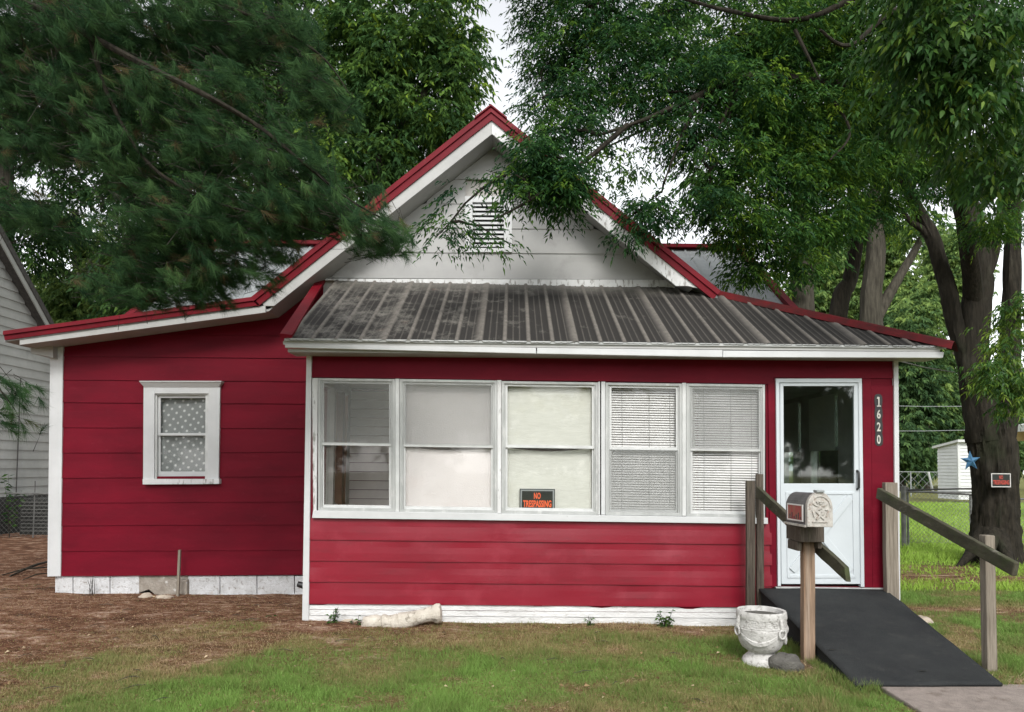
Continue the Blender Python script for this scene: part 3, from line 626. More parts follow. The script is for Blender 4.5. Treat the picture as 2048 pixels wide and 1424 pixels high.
# cloths and blinds
def cloth(name, lab, pxs, y_top, y_bot, Yp, m, amp, foldn, gather=0, seed=0, sagl=0, cat='curtain'):
    nx, nz = 60, 40; V = []
    for j in range(nz+1):
        for i in range(nx+1):
            u, v = i/nx, j/nz; px = lerp(pxs[0], pxs[1], u); 
            inset = gather*(v**2)*(1-u) if gather > 0 else 0
            py = lerp(y_top, y_bot, v)+(px-pxs[0])*.0145 + sagl*math.sin(math.pi*u)*(1-v)
            q = U(px+inset, py, Yp)
            V.append((q.x-(abs(gather)*.002*v*u if gather < 0 else 0), Yp+amp*math.sin(u*foldn*6.28+seed)*(.3+.7*v)+amp*1.6*(float(vn(u*5+seed, v*4))-.5), q.z))
    b_ = MB(); b_.add(V, [(j*(nx+1)+i, j*(nx+1)+i+1, (j+1)*(nx+1)+i+1, (j+1)*(nx+1)+i) for j in range(nz) for i in range(nx)])
    o = b_.build(name, m, smooth=True); s = o.modifiers.new('thick', 'SOLIDIFY'); s.thickness = .002
    return tag(o, lab, cat)
cloth('curtain', 'white cloth sagging from the middle rail in the second porch window', (804, 987), 893, 1024, PW+.055, M['cloth'], .006, 2.2, seed=1, sagl=6)
cloth('curtain', 'grey-looking flat cloth behind the screened upper half of the second porch window', (803, 992), 758, 893, PW+.085, M['cloth'], .003, 2, seed=4)
cloth('curtain', 'cream cloth across the upper half of the porch window with the sign', (1006, 1190), 762, 893, PW+.060, M['linen'], .005, 1.5, seed=2)
cloth('curtain', 'cream cloth hanging in the lower half behind the window sign', (1006, 1184), 894, 1026, PW+.070, M['linen'], .008, 1.2, seed=3, sagl=7)
def blind(lab, px0, px1, yt, yb, Yp, seed):
    a, b = U(px0, yt, Yp), U(px1, yt+(px1-px0)*.0145, Yp); zb = U(px0, yb, Yp).z; r_ = root('blind', lab, 'blind', ((a.x+b.x)/2, Yp, zb))
    b_ = MB(); b_.hexa([(a.x, Yp-.012, a.z-.03), (b.x, Yp-.012, b.z-.03), (b.x, Yp+.012, b.z-.03), (a.x, Yp+.012, a.z-.03), (a.x, Yp-.012, a.z), (b.x, Yp-.012, b.z), (b.x, Yp+.012, b.z), (a.x, Yp+.012, a.z)]); b_.build('headrail', M['blind'], r_)
    b_ = MB(); z = a.z-.045; i = 0; dz = b.z-a.z
    while z > zb+.01:
        for s_ in range(6):
            u0, u1 = s_/6, (s_+1)/6; f = lambda u: (lerp(a.x, b.x, u), z+dz*u+(float(vn(u*3+seed, z*9))-.5)*.004)
            (xa_, za_), (xb_, zb_) = f(u0), f(u1); t_ = .0095
            b_.add([(xa_, Yp-.005, za_-t_), (xb_, Yp-.005, zb_-t_), (xb_, Yp-.002, zb_), (xa_, Yp-.002, za_), (xb_, Yp+.006, zb_+t_*.8), (xa_, Yp+.006, za_+t_*.8)], [(0, 1, 2, 3), (3, 2, 4, 5)])
        z -= .0245; i += 1
    o = b_.build('slats', M['blind'], r_); o['kind'] = 'stuff'
    for u in (.18, .56, .85):
        x = lerp(a.x, b.x, u); b_ = MB(); b_.tube([(x, Yp-.014, a.z-.03), (x+.004, Yp-.014, (a.z+zb)/2), (x, Yp-.014, zb)], .0015, 4); b_.build('cord', M['cord'], r_)
blind('white slatted blind in the window between the sign window and the door window', 1218, 1360, 769, 1026, PW+.055, 1)
blind('white slatted blind in the porch window nearest the door', 1381, 1522, 771, 1029, PW+.055, 5)
# things seen through the first window
cloth('curtain', 'long brown curtain gathered inside the leftmost porch window', (667, 697), 790, 1008, LW-.35, M['browncurtain'], .03, 2.5, gather=-20, seed=6)
b_ = MB(); b_.box(-1.97, -1.90, LW-.60, LW-.52, .36, 2.4); b_.build('corner_post', M['brownwood'], house)
# tape left at the foot of the blinds mullion
# storm door
door = quadp([(1552, 757), (1724, 757), (1724, 765), (1552, 765)], PW-.035, .06)
for q in ([(1552, 765), (1559, 765), (1562, 1172), (1556, 1172)], [(1717, 765), (1724, 765), (1729, 1174), (1722, 1174)]):
    door.prism([U(px, py, PW-.035) for px, py in q], (0, .06, 0))
door = door.build('storm_door', M['doorwhite'], house, bevel=.002)
def dq(pts, Yf=PW-.022, dep=.035): return [U(px, py, Yf) for px, py in pts], (0, dep, 0)
b_ = MB()
for q in ([(1560, 766), (1567, 766), (1568, 967), (1561, 967)], [(1708, 766), (1717, 766), (1719, 967), (1709, 967)], [(1567, 766), (1708, 766), (1708, 772), (1567, 772)], [(1561, 967), (1719, 967), (1722, 1168), (1563, 1168)]): b_.prism(*dq(q))
leaf = b_.build('door_leaf', M['doorwhite'], door, bevel=.003)
b_ = MB(); b_.prism(*dq([(1567, 772), (1708, 772), (1709, 967), (1568, 967)], PW-.008, .004)); b_.build('glass_pane', glassmat('door_glass', (.80, .86, .84), .06), door)
b_ = MB()
def rel(q, Yf=PW-.030, dep=.012): b_.prism([U(px, py, Yf) for px, py in q], (0, dep, 0))
rel([(1572, 984), (1577, 984), (1580, 1156), (1575, 1156)]); rel([(1705, 984), (1710, 984), (1713, 1156), (1708, 1156)])
rel([(1577, 984), (1705, 984), (1705, 989), (1577, 989)]); rel([(1580, 1150), (1708, 1150), (1708, 1156), (1580, 1156)])
rel([(1578, 1001), (1588, 991), (1708, 1138), (1698, 1146)], PW-.034, .014); rel([(1696, 990), (1706, 1000), (1590, 1146), (1579, 1136)], PW-.037, .016)
b_.build('crossbuck', M['doorwhite'], door, bevel=.002)
b_ = MB(); hx = U(1717, 960, PW-.05); b_.tube([(hx.x, PW-.02, hx.z+.09), (hx.x, PW-.055, hx.z+.075), (hx.x, PW-.06, hx.z), (hx.x, PW-.055, hx.z-.075), (hx.x, PW-.02, hx.z-.09)], .012, 8); b_.build('handle', M['black'], door, smooth=True)
strip('threshold', [(1552, 1174), (1788, 1177), (1788, 1181), (1552, 1178)], PW-.045, .05, M['alu'])

# lettering
def text_mesh(txt, weight=.0):
    cu = bpy.data.curves.new('t', 'FONT'); cu.body = txt; cu.offset = weight; cu.extrude = .01; cu.resolution_u = 3
    o = bpy.data.objects.new('t', cu); col.objects.link(o); dg = bpy.context.evaluated_depsgraph_get()
    me = bpy.data.meshes.new_from_object(o.evaluated_get(dg)); bpy.data.objects.remove(o)
    a = np.zeros(len(me.vertices)*3); me.vertices.foreach_get('co', a); return a.reshape(-1, 3), [tuple(p.vertices) for p in me.polygons]
def text(name, txt, c, w, h, m, parent, weight=.0, thick=.003):
    v, f = text_mesh(txt, weight); lo, hi = v.min(0), v.max(0); v = (v-(lo+hi)/2)/(hi-lo)
    b_ = MB(); b_.add([(c[0]+p[0]*w, c[1]-p[2]*thick, c[2]+p[1]*h) for p in v], f)
    return b_.build(name, m, parent)
# house number 1620
c = U(1757.5, 840, PW-.012); b_ = MB(); hz = .5*104/F*PW; hw = .040
prof = []
for i in range(33):
    t = i/32; z = lerp(-hz, hz, t); w = hw*(.80+.20*abs(math.sin(t*math.pi*4)))*(1 if .02 < t < .98 else .5); prof.append((w, z))
poly = [(c.x-w, c.y, c.z+z) for w, z in reversed(prof)]+[(c.x+w, c.y, c.z+z) for w, z in prof]
b_.prism(poly, (0, .008, 0)); plq = b_.build('house_number', M['black'], house)
for i, ch in enumerate('1620'):
    cc = U(1757.5, 803+25.3*i, PW-.014)
    if ch == '1':
        b_ = MB(); b_.box(cc.x-.006, cc.x+.006, cc.y-.003, cc.y, cc.z-.045, cc.z+.045); b_.box(cc.x-.019, cc.x+.019, cc.y-.0032, cc.y, cc.z-.051, cc.z-.040)
        b_.prism([(cc.x-.0075, cc.y-.0032, cc.z+.05), (cc.x-.0075, cc.y-.0032, cc.z+.028), (cc.x-.019, cc.y-.0032, cc.z+.026), (cc.x-.019, cc.y-.0032, cc.z+.034)], (0, .003, 0)); b_.build('digit', M['number'], plq); continue
    text('digit', ch, cc, .037, .088, M['number'], plq, .02)

# left window
def wq(pts, Yf, dep): return [U(px, py, Yf) for px, py in pts], (0, dep, 0)
b_ = MB()
for q in ([(287, 774), (309, 774), (308, 960), (286, 960)], [(417, 774), (440, 774), (437, 960), (415, 960)], [(309, 774), (417, 774), (417, 787), (309, 787)]): b_.prism(*wq(q, LW-.04, .06))
win = b_.build('window', M['white'], house, bevel=.002); win['label'] = 'small sash window with white casing and polka dot curtain'
b_ = MB(); q0, q1 = U(280, 764, LW-.07), U(444, 764, LW-.07); q2, q3 = U(289, 775, LW-.04), U(438, 775, LW-.04)
b_.hexa([(q2.x, LW-.042, q2.z), (q3.x, LW-.042, q3.z), (q3.x, LW+.01, q3.z), (q2.x, LW+.01, q2.z), (q0.x, LW-.085, q0.z), (q1.x, LW-.085, q1.z), (q1.x, LW+.01, q1.z), (q0.x, LW+.01, q0.z)])
b_.hexa([(q0.x, LW-.09, q0.z+.001), (q1.x, LW-.09, q1.z+.001), (q1.x, LW+.01, q1.z+.001), (q0.x, LW+.01, q0.z+.001), (q0.x, LW-.09, q0.z+.012), (q1.x, LW-.09, q1.z+.012), (q1.x, LW+.01, q1.z+.012), (q0.x, LW+.01, q0.z+.012)])
b_.build('crown_moulding', M['white'], win)
b_ = MB(); b_.prism(*wq([(285, 958), (438, 958), (438, 968), (285, 969)], LW-.075, .09)); b_.build('sill', M['peel'], win, bevel=.003)
b_ = MB()
for q in ([(309, 787), (314, 787), (313, 958), (308, 958)], [(411, 787), (417, 787), (416, 958), (410, 958)], [(314, 787), (411, 787), (411, 790), (314, 790)]): b_.prism(*wq(q, LW-.015, .09))
b_.build('jamb', M['alulight'], win)
for (a, b, Yf) in ((790, 871, LW+.012), (866, 957, LW+.034)):
    b_ = MB(); lo_ = 14 if b > 900 else 5
    for q in ([(314, a), (321, a), (321, b), (314, b)], [(411, a), (414, a), (414, b), (411, b)], [(321, a), (411, a), (411, a+6), (321, a+6)], [(321, b-lo_), (411, b-lo_), (411, b), (321, b)]): b_.prism(*wq(q, Yf, .018))
    b_.build('sash', M['white'], win, bevel=.001)
    b_ = MB(); b_.prism(*wq([(320, a+5), (413, a+5), (413, b-lo_+1), (320, b-lo_+1)], Yf+.007, .003)); b_.build('glass_pane', glass, win)
dots = bpy.data.materials.new('polka_dot_fabric'); dots.use_nodes = True
def _dm():
    nt = dots.node_tree; N = nt.nodes; L = nt.links; b = N['Principled BSDF']; b.inputs['Roughness'].default_value = .9
    tc = N.new('ShaderNodeTexCoord'); mp = N.new('ShaderNodeMapping'); mp.inputs['Rotation'].default_value = (0, R(12), 0); mp.inputs['Scale'].default_value = (1/.098, 0, 1/.125); L.new(tc.outputs['Object'], mp.inputs[0])
    res = None
    for off in (0, .5):
        ad = N.new('ShaderNodeVectorMath'); ad.inputs[1].default_value = (off, 0, off); L.new(mp.outputs[0], ad.inputs[0])
        fr = N.new('ShaderNodeVectorMath'); fr.operation = 'FRACTION'; L.new(ad.outputs[0], fr.inputs[0])
        sb = N.new('ShaderNodeVectorMath'); sb.operation = 'SUBTRACT'; sb.inputs[1].default_value = (.5, 0, .5); L.new(fr.outputs[0], sb.inputs[0])
        ml = N.new('ShaderNodeVectorMath'); ml.operation = 'MULTIPLY'; ml.inputs[1].default_value = (1, 0, 1.27); L.new(sb.outputs[0], ml.inputs[0])
        ln = N.new('ShaderNodeVectorMath'); ln.operation = 'LENGTH'; L.new(ml.outputs[0], ln.inputs[0])
        mr = N.new('ShaderNodeMapRange'); mr.inputs['From Min'].default_value = .07; mr.inputs['From Max'].default_value = .20; mr.inputs['To Min'].default_value = 1; mr.inputs['To Max'].default_value = 0; L.new(ln.outputs['Value'], mr.inputs[0])
        if res is None: res = mr.outputs[0]
        else:
            mm = N.new('ShaderNodeMath'); mm.operation = 'MAXIMUM'; L.new(res, mm.inputs[0]); L.new(mr.outputs[0], mm.inputs[1]); res = mm.outputs[0]
    mx = N.new('ShaderNodeMix'); mx.data_type = 'RGBA'; L.new(res, mx.inputs['Factor']); mx.inputs['A'].default_value = (.22, .235, .23, 1); mx.inputs['B'].default_value = (.58, .60, .58, 1); L.new(mx.outputs['Result'], b.inputs['Base Color'])
_dm()
cloth('curtain', 'grey polka dot curtain behind the small left window', (316, 416), 788, 958, LW+.085, dots, .011, 2.6, seed=9)

# foundations
for a, b in ((110, 145), (146.5, 219), (220.5, 278), (376, 439), (440.5, 513), (514.5, 588), (589.5, 640)):
    b_ = quadp([(a, 1152), (b, 1151), (b, 1188), (a, 1189)], LW+.012+.004*random.random(), .18); b_.build('foundation_block', M['found'], house, bevel=.004)
quadp([(110, 1189.5), (285, 1189), (285, 1204), (110, 1206)], LW-.005, .15).build('footing', M['found'], house, bevel=.006)
quadp([(380, 1189), (640, 1188), (640, 1204), (380, 1206)], LW-.005, .15).build('footing', M['found'], house, bevel=.006)
wallbox('foundation_core', xw0+.08, -2.0, LW+.2, 14, 0, .32, M['rubble'])
pr = [(1207, 1215), (1219, 1226), (1231, 1237), (1255, 1259)]
for i in range(3):
    b_ = MB(); n = 60
    for k in range(n):
        xa_, xb_ = lerp(616, 1520, k/n), lerp(616, 1520, (k+1)/n)
        f = lambda px, j: lerp(pr[j][0], pr[j][1], (px-616)/904)
        w0, w1 = (float(vn(k*.35, i*5)))*.012, (float(vn((k+1)*.35, i*5)))*.012
        A = [U(xa_, f(xa_, i)+.4, PW+.01-.004*i-w0), U(xb_, f(xb_, i)+.4, PW+.01-.004*i-w1), U(xb_, f(xb_, i+1)-.6, PW+.004-.004*i-w1), U(xa_, f(xa_, i+1)-.6, PW+.004-.004*i-w0)]
        b_.prism(A, (0, .08, 0))
    b_.build('footing_course', M['foundp'], house)
wallbox('foundation_core', PXL+.03, PXR-.03, PW+.12, LW+.2, 0, .3, M['rubble']); wallbox('foundation_core', 2.26, PXR-.03, LW+.2, 12.6, 0, .3, M['rubble'])
# rear cross gable with grey metal roof
ry, rz = 13.0, U(1420, 499, 13.0).z; ey = 9.9; ez = rz-(ry-ey)*.66; rx0, rx1 = U(440, 507, 13.0).x, U(1473, 499, 13.0).x
V = []; T = []; xs = []; hh = []; x = rx0
while x < rx1:
    for dx, h in rib[:5]+[(.16, 0)]: xs.append(x+dx); hh.append(h*1.2)
    x += .2286
for j in range(5):
    for x, h in zip(xs, hh): V.append((x, lerp(ey, ry, j/4), lerp(ez, rz, j/4)+h)); T.append(.0)
n = len(xs); idx2 = np.arange(n*5).reshape(5, n)
Fc = np.stack([idx2[:-1, :-1].ravel(), idx2[:-1, 1:].ravel(), idx2[1:, 1:].ravel(), idx2[1:, :-1].ravel()], 1)
npmesh('rear_roof_panel', np.array(V), Fc, M['galv'], house, tint=np.array(T))
b_ = MB(); b_.bar((rx0-.05, ry, rz+.03), (rx1+.05, ry, rz+.03), .3, .06); b_.build('rear_ridge_cap', M['redtrim'], house)
for x in (rx0-.04, rx1+.04):
    b_ = MB(); b_.bar((x, ey-.05, ez+.0), (x, ry, rz), .10, .14); b_.build('rake_trim', M['redtrim'], house)
b_ = MB(); b_.prism([(rx0+.2, ey, ez-.05), (rx0+.2, ry, rz-.08), (rx0+.2, 14.5, rz-1.0), (rx0+.2, 14.5, .3), (rx0+.2, 13.9, .3), (rx0+.2, 13.9, 3), (rx0+.2, ey, 3)], (rx1-rx0-.4, 0, 0)); b_.build('rear_gable_wall', M['gable'], house)

# ------------------------------------------------------------ ramp, rails, mailbox, urn
gz = lambda x, y: float(ground_z(np.array([x]), np.array([y]))[0])
t0, t1 = U(1517, 1177, PW-.04), U(1771, 1181, PW-.04)
b0, b1 = G(1711, 1371, .055), G(2006, 1371, .055)
ramp = root('wheelchair_ramp', 'sloping ramp covered in black roll roofing leading up to the white storm door', 'ramp', ((b0.x+b1.x)/2, b0.y, .02))
nx, ny = 24, 40; V = []
for j in range(ny+1):
    for i in range(nx+1):
        u, v = i/nx, j/ny; a = t0.lerp(t1, u); b = b0.lerp(b1, u); p_ = a.lerp(b, v); V.append((p_.x+(float(vn(v*9, 7))-.5)*.012*(abs(u-.5)*2)**6, p_.y, p_.z+(float(vn(u*4, v*5))-.5)*.012))
b_ = MB(); b_.add(V, [(j*(nx+1)+i, j*(nx+1)+i+1, (j+1)*(nx+1)+i+1, (j+1)*(nx+1)+i) for j in range(ny) for i in range(nx)])
o = b_.build('ramp_surface', M['asphalt'], ramp, smooth=True); s = o.modifiers.new('thick', 'SOLIDIFY'); s.thickness = .02; s.offset = 0
for a, b, s_ in ((t0, b0, 1), (t1, b1, -1)):
    a = a+Vector((s_*.02, 0, -.015)); b = b+Vector((s_*.02, 0, -.02)); b_ = MB()
    b_.prism([(a.x, a.y, .0), (b.x, b.y+.02, -.02), (b.x, b.y+.02, b.z), (a.x, a.y, a.z)], (s_*.04, 0, 0)); b_.build('side_board', M['asphalt'], ramp)
def post(name, px, wpx, ytop_, base, Yp, m, parent, dep=None, slant=0):
    a = U(px-wpx/2, ytop_, Yp); b = U(px+wpx/2, ytop_, Yp); w = b.x-a.x; d = dep or w; xc = (a.x+b.x)/2; b_ = MB(); n = 10
    ring = lambda z, t: [(xc-w/2+slant*t, Yp, z), (xc+w/2+slant*t, Yp, z), (xc+w/2+slant*t, Yp+d, z), (xc-w/2+slant*t, Yp+d, z)]
    V = []
    for k in range(n+1): t = k/n; V += [Vector(q)+Vector(((float(vn(t*3, px))-.5)*.006, (float(vn(t*3, px+5))-.5)*.006, 0)) for q in ring(lerp(base, a.z, t), 1-t)]
    F_ = [(k*4+i, k*4+(i+1) % 4, (k+1)*4+(i+1) % 4, (k+1)*4+i) for k in range(n) for i in range(4)]+[(0, 3, 2, 1), (n*4, n*4+1, n*4+2, n*4+3)]
    b_.add(V, F_); return b_.build(name, m, parent, bevel=.006)
lr = root('handrail', 'short weathered handrail with mossy sloping rail on the left of the ramp', 'handrail', (2.33, 7.05, .05))
post('post', 1502.5, 17, 962, .0, 7.05, M['wood'], lr, .05, slant=-.01)
post('post', 1520, 14, 948, .25, PW-.06, M['wood'], lr, .04)
a, b = Vector((2.40, 7.22, U(1516, 984, 7.22).z)), Vector((2.535, 5.62, U(1692, 1148, 5.62).z))
b_ = MB(); d_ = (b-a); n = 14; V = []
for k in range(n+1):
    p_ = a+d_*(k/n); hh_ = .053; wob = (float(vn(k*.7, 3))-.5)*.006
    for (sx_, sz_) in ((-1, -1), (1, -1), (1, 1), (-1, 1)): V.append((p_.x+sx_*.019+wob, p_.y-(.0 if k < n else (.03 if sz_ < 0 else 0)), p_.z+sz_*hh_+wob))
b_.add(V, [(k*4+i, k*4+(i+1) % 4, (k+1)*4+(i+1) % 4, (k+1)*4+i) for k in range(n) for i in range(4)]+[(0, 3, 2, 1), (n*4, n*4+1, n*4+2, n*4+3)])
b_.build('rail', M['woodmoss'], lr, bevel=.005)
rr = root('handrail', 'long weathered grey handrail on two square posts along the right of the ramp', 'handrail', (3.7, 6.5, .05))
post('post', 1783, 25, 965, .0, PW-.14, M['woodpost'], rr, .07, slant=.0)
post('post', 1980, 20, 1071, .0, 5.80, M['woodpost'], rr, .08)
a, b = U(1757, 986, 7.06), U(2032, 1139, 5.38); b_ = MB(); b_.bar(a, b, .045, .105); b_.build('rail', M['woodmoss'], rr, bevel=.008)
# mailbox
mpx = G(1622, 1326, .04); mY = mpx.y
mbx = root('mailbox', 'old arched mailbox with white cast front and faded red side panel on a wooden post', 'mailbox', (mpx.x, mY, .03))
post('post', 1619, 23, 1066, .0, mY, M['woodwarm'], mbx, .08, slant=-.008)
b_ = MB(); zt_ = U(1620, 1052, mY-.1).z; pc = U(1624, 1060, mY-.1).x
b_.box(pc-.105, pc+.085, mY-.13, mY+.17, zt_-.125, zt_-.0); b_.box(pc-.11, pc-.075, mY-.08, mY+.13, zt_-.20, zt_-.127); b_.box(pc+.055, pc+.085, mY-.08, mY+.13, zt_-.18, zt_-.127)
b_.build('bracket', M['wood'], mbx, bevel=.004)
fy = 5.62; fl, fr_ = U(1616, 1040, fy), U(1664, 1040, fy); zb_ = U(1640, 1052, fy).z; ht = U(1640, 986, fy).z-zb_; w = fr_.x-fl.x; yb_ = fy+.38
def arch(x0, x1, z0, h, Yp, n=14, sh=0):
    r_ = (x1-x0)/2; hr = h*.46; xc = (x0+x1)/2
    return [(x0+sh, Yp, z0), (x1+sh, Yp, z0)]+[(xc+r_*math.cos(t)+sh, Yp, z0+h-hr+hr*math.sin(t)) for t in [math.pi*k/n for k in range(n+1)]]
skew = -.03
A = arch(fl.x, fr_.x, zb_, ht, fy+.02); B = arch(fl.x+.004, fr_.x-.004, zb_+.002, ht-.006, yb_, sh=skew); b_ = MB(); n = len(A)
b_.add(A+B, [tuple(range(n)), tuple(range(2*n-1, n-1, -1))]+[(i, n+i, n+(i+1) % n, (i+1) % n) for i in range(n)])
body = b_.build('box', M['mailblack'], mbx, bevel=.002)
b_ = MB(); b_.prism(arch(fl.x-.006, fr_.x+.006, zb_-.008, ht+.016, fy-.004), (0, .045, 0))
dr_ = b_.build('mailbox_door', M['mailwhite'], mbx, bevel=.004)
b_ = MB(); xc = (fl.x+fr_.x)/2
b_.box(xc-.03, xc+.03, fy-.02, fy+.05, zb_+ht+.004, zb_+ht+.022); b_.build('latch', M['galv'], mbx, bevel=.004)
b_ = MB()   # cast relief on the front
for s_ in (-1, 1):
    b_.bar((xc-s_*.0+s_*.03, fy-.008, zb_+.11), (xc-s_*.03, fy-.0085, zb_+.05), .012, .012); b_.bar((xc+s_*.055, fy-.008, zb_+.17), (xc+s_*.02, fy-.008, zb_+.15), .010, .01)
    b_.bar((xc+s_*.06, fy-.008, zb_+.12), (xc+s_*.045, fy-.008, zb_+.07), .012, .01)
b_.bar((xc-.06, fy-.008, zb_+.03), (xc+.06, fy-.008, zb_+.03), .008, .006); b_.bar((xc-.03, fy-.008, zb_+.185), (xc+.03, fy-.008, zb_+.185), .010, .008)
ring_ = [(xc+.078*math.cos(t), fy-.007, zb_+ht*.56+.085*math.sin(t)) for t in [math.pi*k/12 for k in range(13)]]; b_.tube(ring_, .005, 6)
for k in range(16): t = k*2.4; b_.tube([(xc+.05*math.cos(t)*(k/16), fy-.008, zb_+.13+.05*math.sin(t)), (xc+.05*math.cos(t)*(k/16)+.012, fy-.010, zb_+.135+.05*math.sin(t))], .006, 5)
b_.build('cast_ornament', M['mailwhite'], mbx)
b_ = MB()   # framed side panel, lies on the left face of the box
f0 = fl.x-.004; sk = lambda y: skew*(y-fy)/.38
def sp(y0, y1, z0, z1, e): b_.hexa([(f0+sk(y0)-e, y0, z0), (f0+sk(y1)-e, y1, z0), (f0+sk(y1)+.003, y1, z0), (f0+sk(y0)+.003, y0, z0), (f0+sk(y0)-e, y0, z1), (f0+sk(y1)-e, y1, z1), (f0+sk(y1)+.003, y1, z1), (f0+sk(y0)+.003, y0, z1)])
for q in ((fy+.07, fy+.33, .025, .035), (fy+.07, fy+.33, .145, .155), (fy+.07, fy+.08, .035, .145), (fy+.32, fy+.33, .035, .145)): sp(q[0], q[1], zb_+q[2], zb_+q[3], .006)
fp = b_.build('panel_frame', M['signwhite'], mbx)
b_ = MB(); sp(fy+.08, fy+.32, zb_+.035, zb_+.145, .002); b_.build('side_panel', M['mailred'], mbx)
b_ = MB()
for k in range(6): y_ = fy+.10+k*.036; sp(y_, y_+.012, zb_+.04, zb_+.06+.03*((k*5) % 3)/2, .0045)
b_.build('panel_print', M['signblack'], mbx)
b_ = MB(); sp(fy+.02, fy+.38, zb_-.012, zb_+.004, .012); b_.build('base_flange', M['mailwhite'], mbx)
b_ = MB(); b_.tube([(fr_.x+.008, fy+.06, zb_+.14), (fr_.x+.012, fy+.06, zb_+.19)], .006, 6); b_.build('flag', M['redtrim'], mbx)
# urn
uc = G(1523, 1334, .03); uc.y += .14; uc = Vector((U(1523, 1270, uc.y).x, uc.y, .02)); ur = root('garden_urn', 'white painted concrete garden urn with key pattern band and ring handles, beside the mailbox', 'urn', uc)
S = 253/1.0; q = 1/ (F/uc.y)
def pr_(lst): return [(r_*q*.93, z*q*.855) for r_, z in lst]
def rough(t, z, r_): return (float(vn(t*2.2+50, z*30))-.5)*.012+ (float(vn(t*7+50, z*60))-.5)*.006
foot = MB(); foot.lathe(uc, pr_([(40, 0), (41, 6), (38, 14), (32, 20), (27, 25), (26, 30)]), 36, rough); foot.build('foot', M['plaster'], ur, smooth=True)
bowl = MB(); bowl.lathe(uc, pr_([(24, 28), (32, 31), (40, 40), (46, 52), (50, 66), (51.5, 78), (52, 84), (50.3, 86), (50.3, 89), (49, 104), (50, 106), (51, 109), (50.5, 120), (49, 123), (44, 121), (43, 110), (40, 95)]), 56, rough); bowl.build('bowl', M['plaster'], ur, smooth=True)
key = MB()
def on(t, zz, dr=0): r0 = (50.3-(zz-89)*.085+dr)*q*.93; return (uc.x+r0*math.cos(t), uc.y+r0*math.sin(t), uc.z+zz*q*.855)
for k in range(22):
    t = 2*math.pi*k/22
    if min(abs((t-R(300)+math.pi) % (2*math.pi)-math.pi), abs((t-R(190)+math.pi) % (2*math.pi)-math.pi), abs((t-R(10)+math.pi) % (2*math.pi)-math.pi)) < .16: continue
    w_ = .24
    P_ = [(0, 103), (w_*.82, 103), (w_*.82, 97.5), (w_*.34, 97.5), (w_*.34, 93), (w_*.95, 93), (w_*.95, 90.5)]
    for (a1, z1), (a2, z2) in zip(P_, P_[1:]): key.bar(on(t+a1, z1, .4), on(t+a2, z2, .4), .008, .008, up=(math.cos(t), math.sin(t), .01))
for zz in (87.5, 106.5):
    key.tube([on(2*math.pi*k/48, zz, .3) for k in range(49)], .0055, 6, cap=False)
key.build('key_pattern', M['plaster'], ur)
for t in (R(300), R(190), R(10)):
    m_ = MB(); m_.tube([on(t, 112, 1), on(t, 104, 3), on(t, 92, 4), on(t, 84, 3.5)], [.016, .014, .016, .012], 8); rc = Vector(on(t, 78, 4)); tx = Vector((-math.sin(t), math.cos(t), 0))
    m_.tube([rc+tx*.035*math.cos(a)+Vector((0, 0, .034*math.sin(a))) for a in [2*math.pi*k/18 for k in range(19)]], .0075, 6, cap=False); m_.build('ring_handle', M['plaster'], ur, smooth=True)
sw = MB()
for ta, tb in ((R(196), R(294)), (R(306), R(364))):
    for dz in (0, 4): 
        pts = []
        for k in range(13):
            u = k/12; zz = 76-dz-20*math.sin(math.pi*u); rr_ = (51-(78-zz)*.16+.6)*q*.93; t = lerp(ta, tb, u); pts.append((uc.x+rr_*math.cos(t), uc.y+rr_*math.sin(t), uc.z+zz*q*.855))
        sw.tube(pts, [.004+.009*math.sin(math.pi*k/12) for k in range(13)], 6)
sw.build('swag', M['plaster'], ur, smooth=True)
soil = MB(); soil.lathe(uc, pr_([(41, 108), (42, 112)]), 24); soil.build('potting_soil', M['litter'] if False else M['rock'], ur)
# rocks
def rock(name, lab, px, py, rx, ry_, rz_, m, seed, Yadd=0, cat='rock', rot=0):
    c = G(px, py, .02); c.y += Yadd; c.x = U(px, py, c.y).x; V = []; n1, n2 = 20, 12
    for j in range(n2+1):
        ph = math.pi*j/n2
        for i in range(n1):
            t = 2*math.pi*i/n1; k = .78+.5*float(vn(math.cos(t)*math.sin(ph)*1.7+seed, math.sin(t)*math.sin(ph)*1.7+math.cos(ph)*1.7+seed*2))
            x, y = rx*k*math.sin(ph)*math.cos(t), ry_*k*math.sin(ph)*math.sin(t); V.append((c.x+x*math.cos(rot)-y*math.sin(rot), c.y+y*math.cos(rot)+x*math.sin(rot), c.z+rz_*k*math.cos(ph)+rz_*.35))
    b_ = MB(); b_.add(V, [(j*n1+i, j*n1+(i+1) % n1, (j+1)*n1+(i+1) % n1, (j+1)*n1+i) for j in range(n2) for i in range(n1)]); o = b_.build(name, m, smooth=True); return tag(o, lab, cat)
rock('rock', 'dark grey rock with white paint flecks at the foot of the urn', 1572, 1338, .13, .10, .085, M['rock'], 3)
rock('rock', 'pale rounded rock beside the right edge of the black ramp', 1846, 1252, .085, .09, .07, M['palerock'], 5)
rock('rock', 'flat dark rock half sunk in the soil at the middle of the white porch footing', 1030, 1252, .06, .05, .03, M['rock'], 8)
rock('rock', 'pale broken stone left of the wooden stake at the foundation gap', 292, 1197, .075, .06, .05, M['palerock'], 11)
rock('rock', 'reddish flat stone right below the foundation gap beside the stake', 328, 1199, .10, .07, .035, M['palerock'], 14)
rock('rock', 'brownish lump of stone at the porch footing by the weeds', 700, 1250, .12, .08, .05, M['palerock'], 17)
b_ = MB()
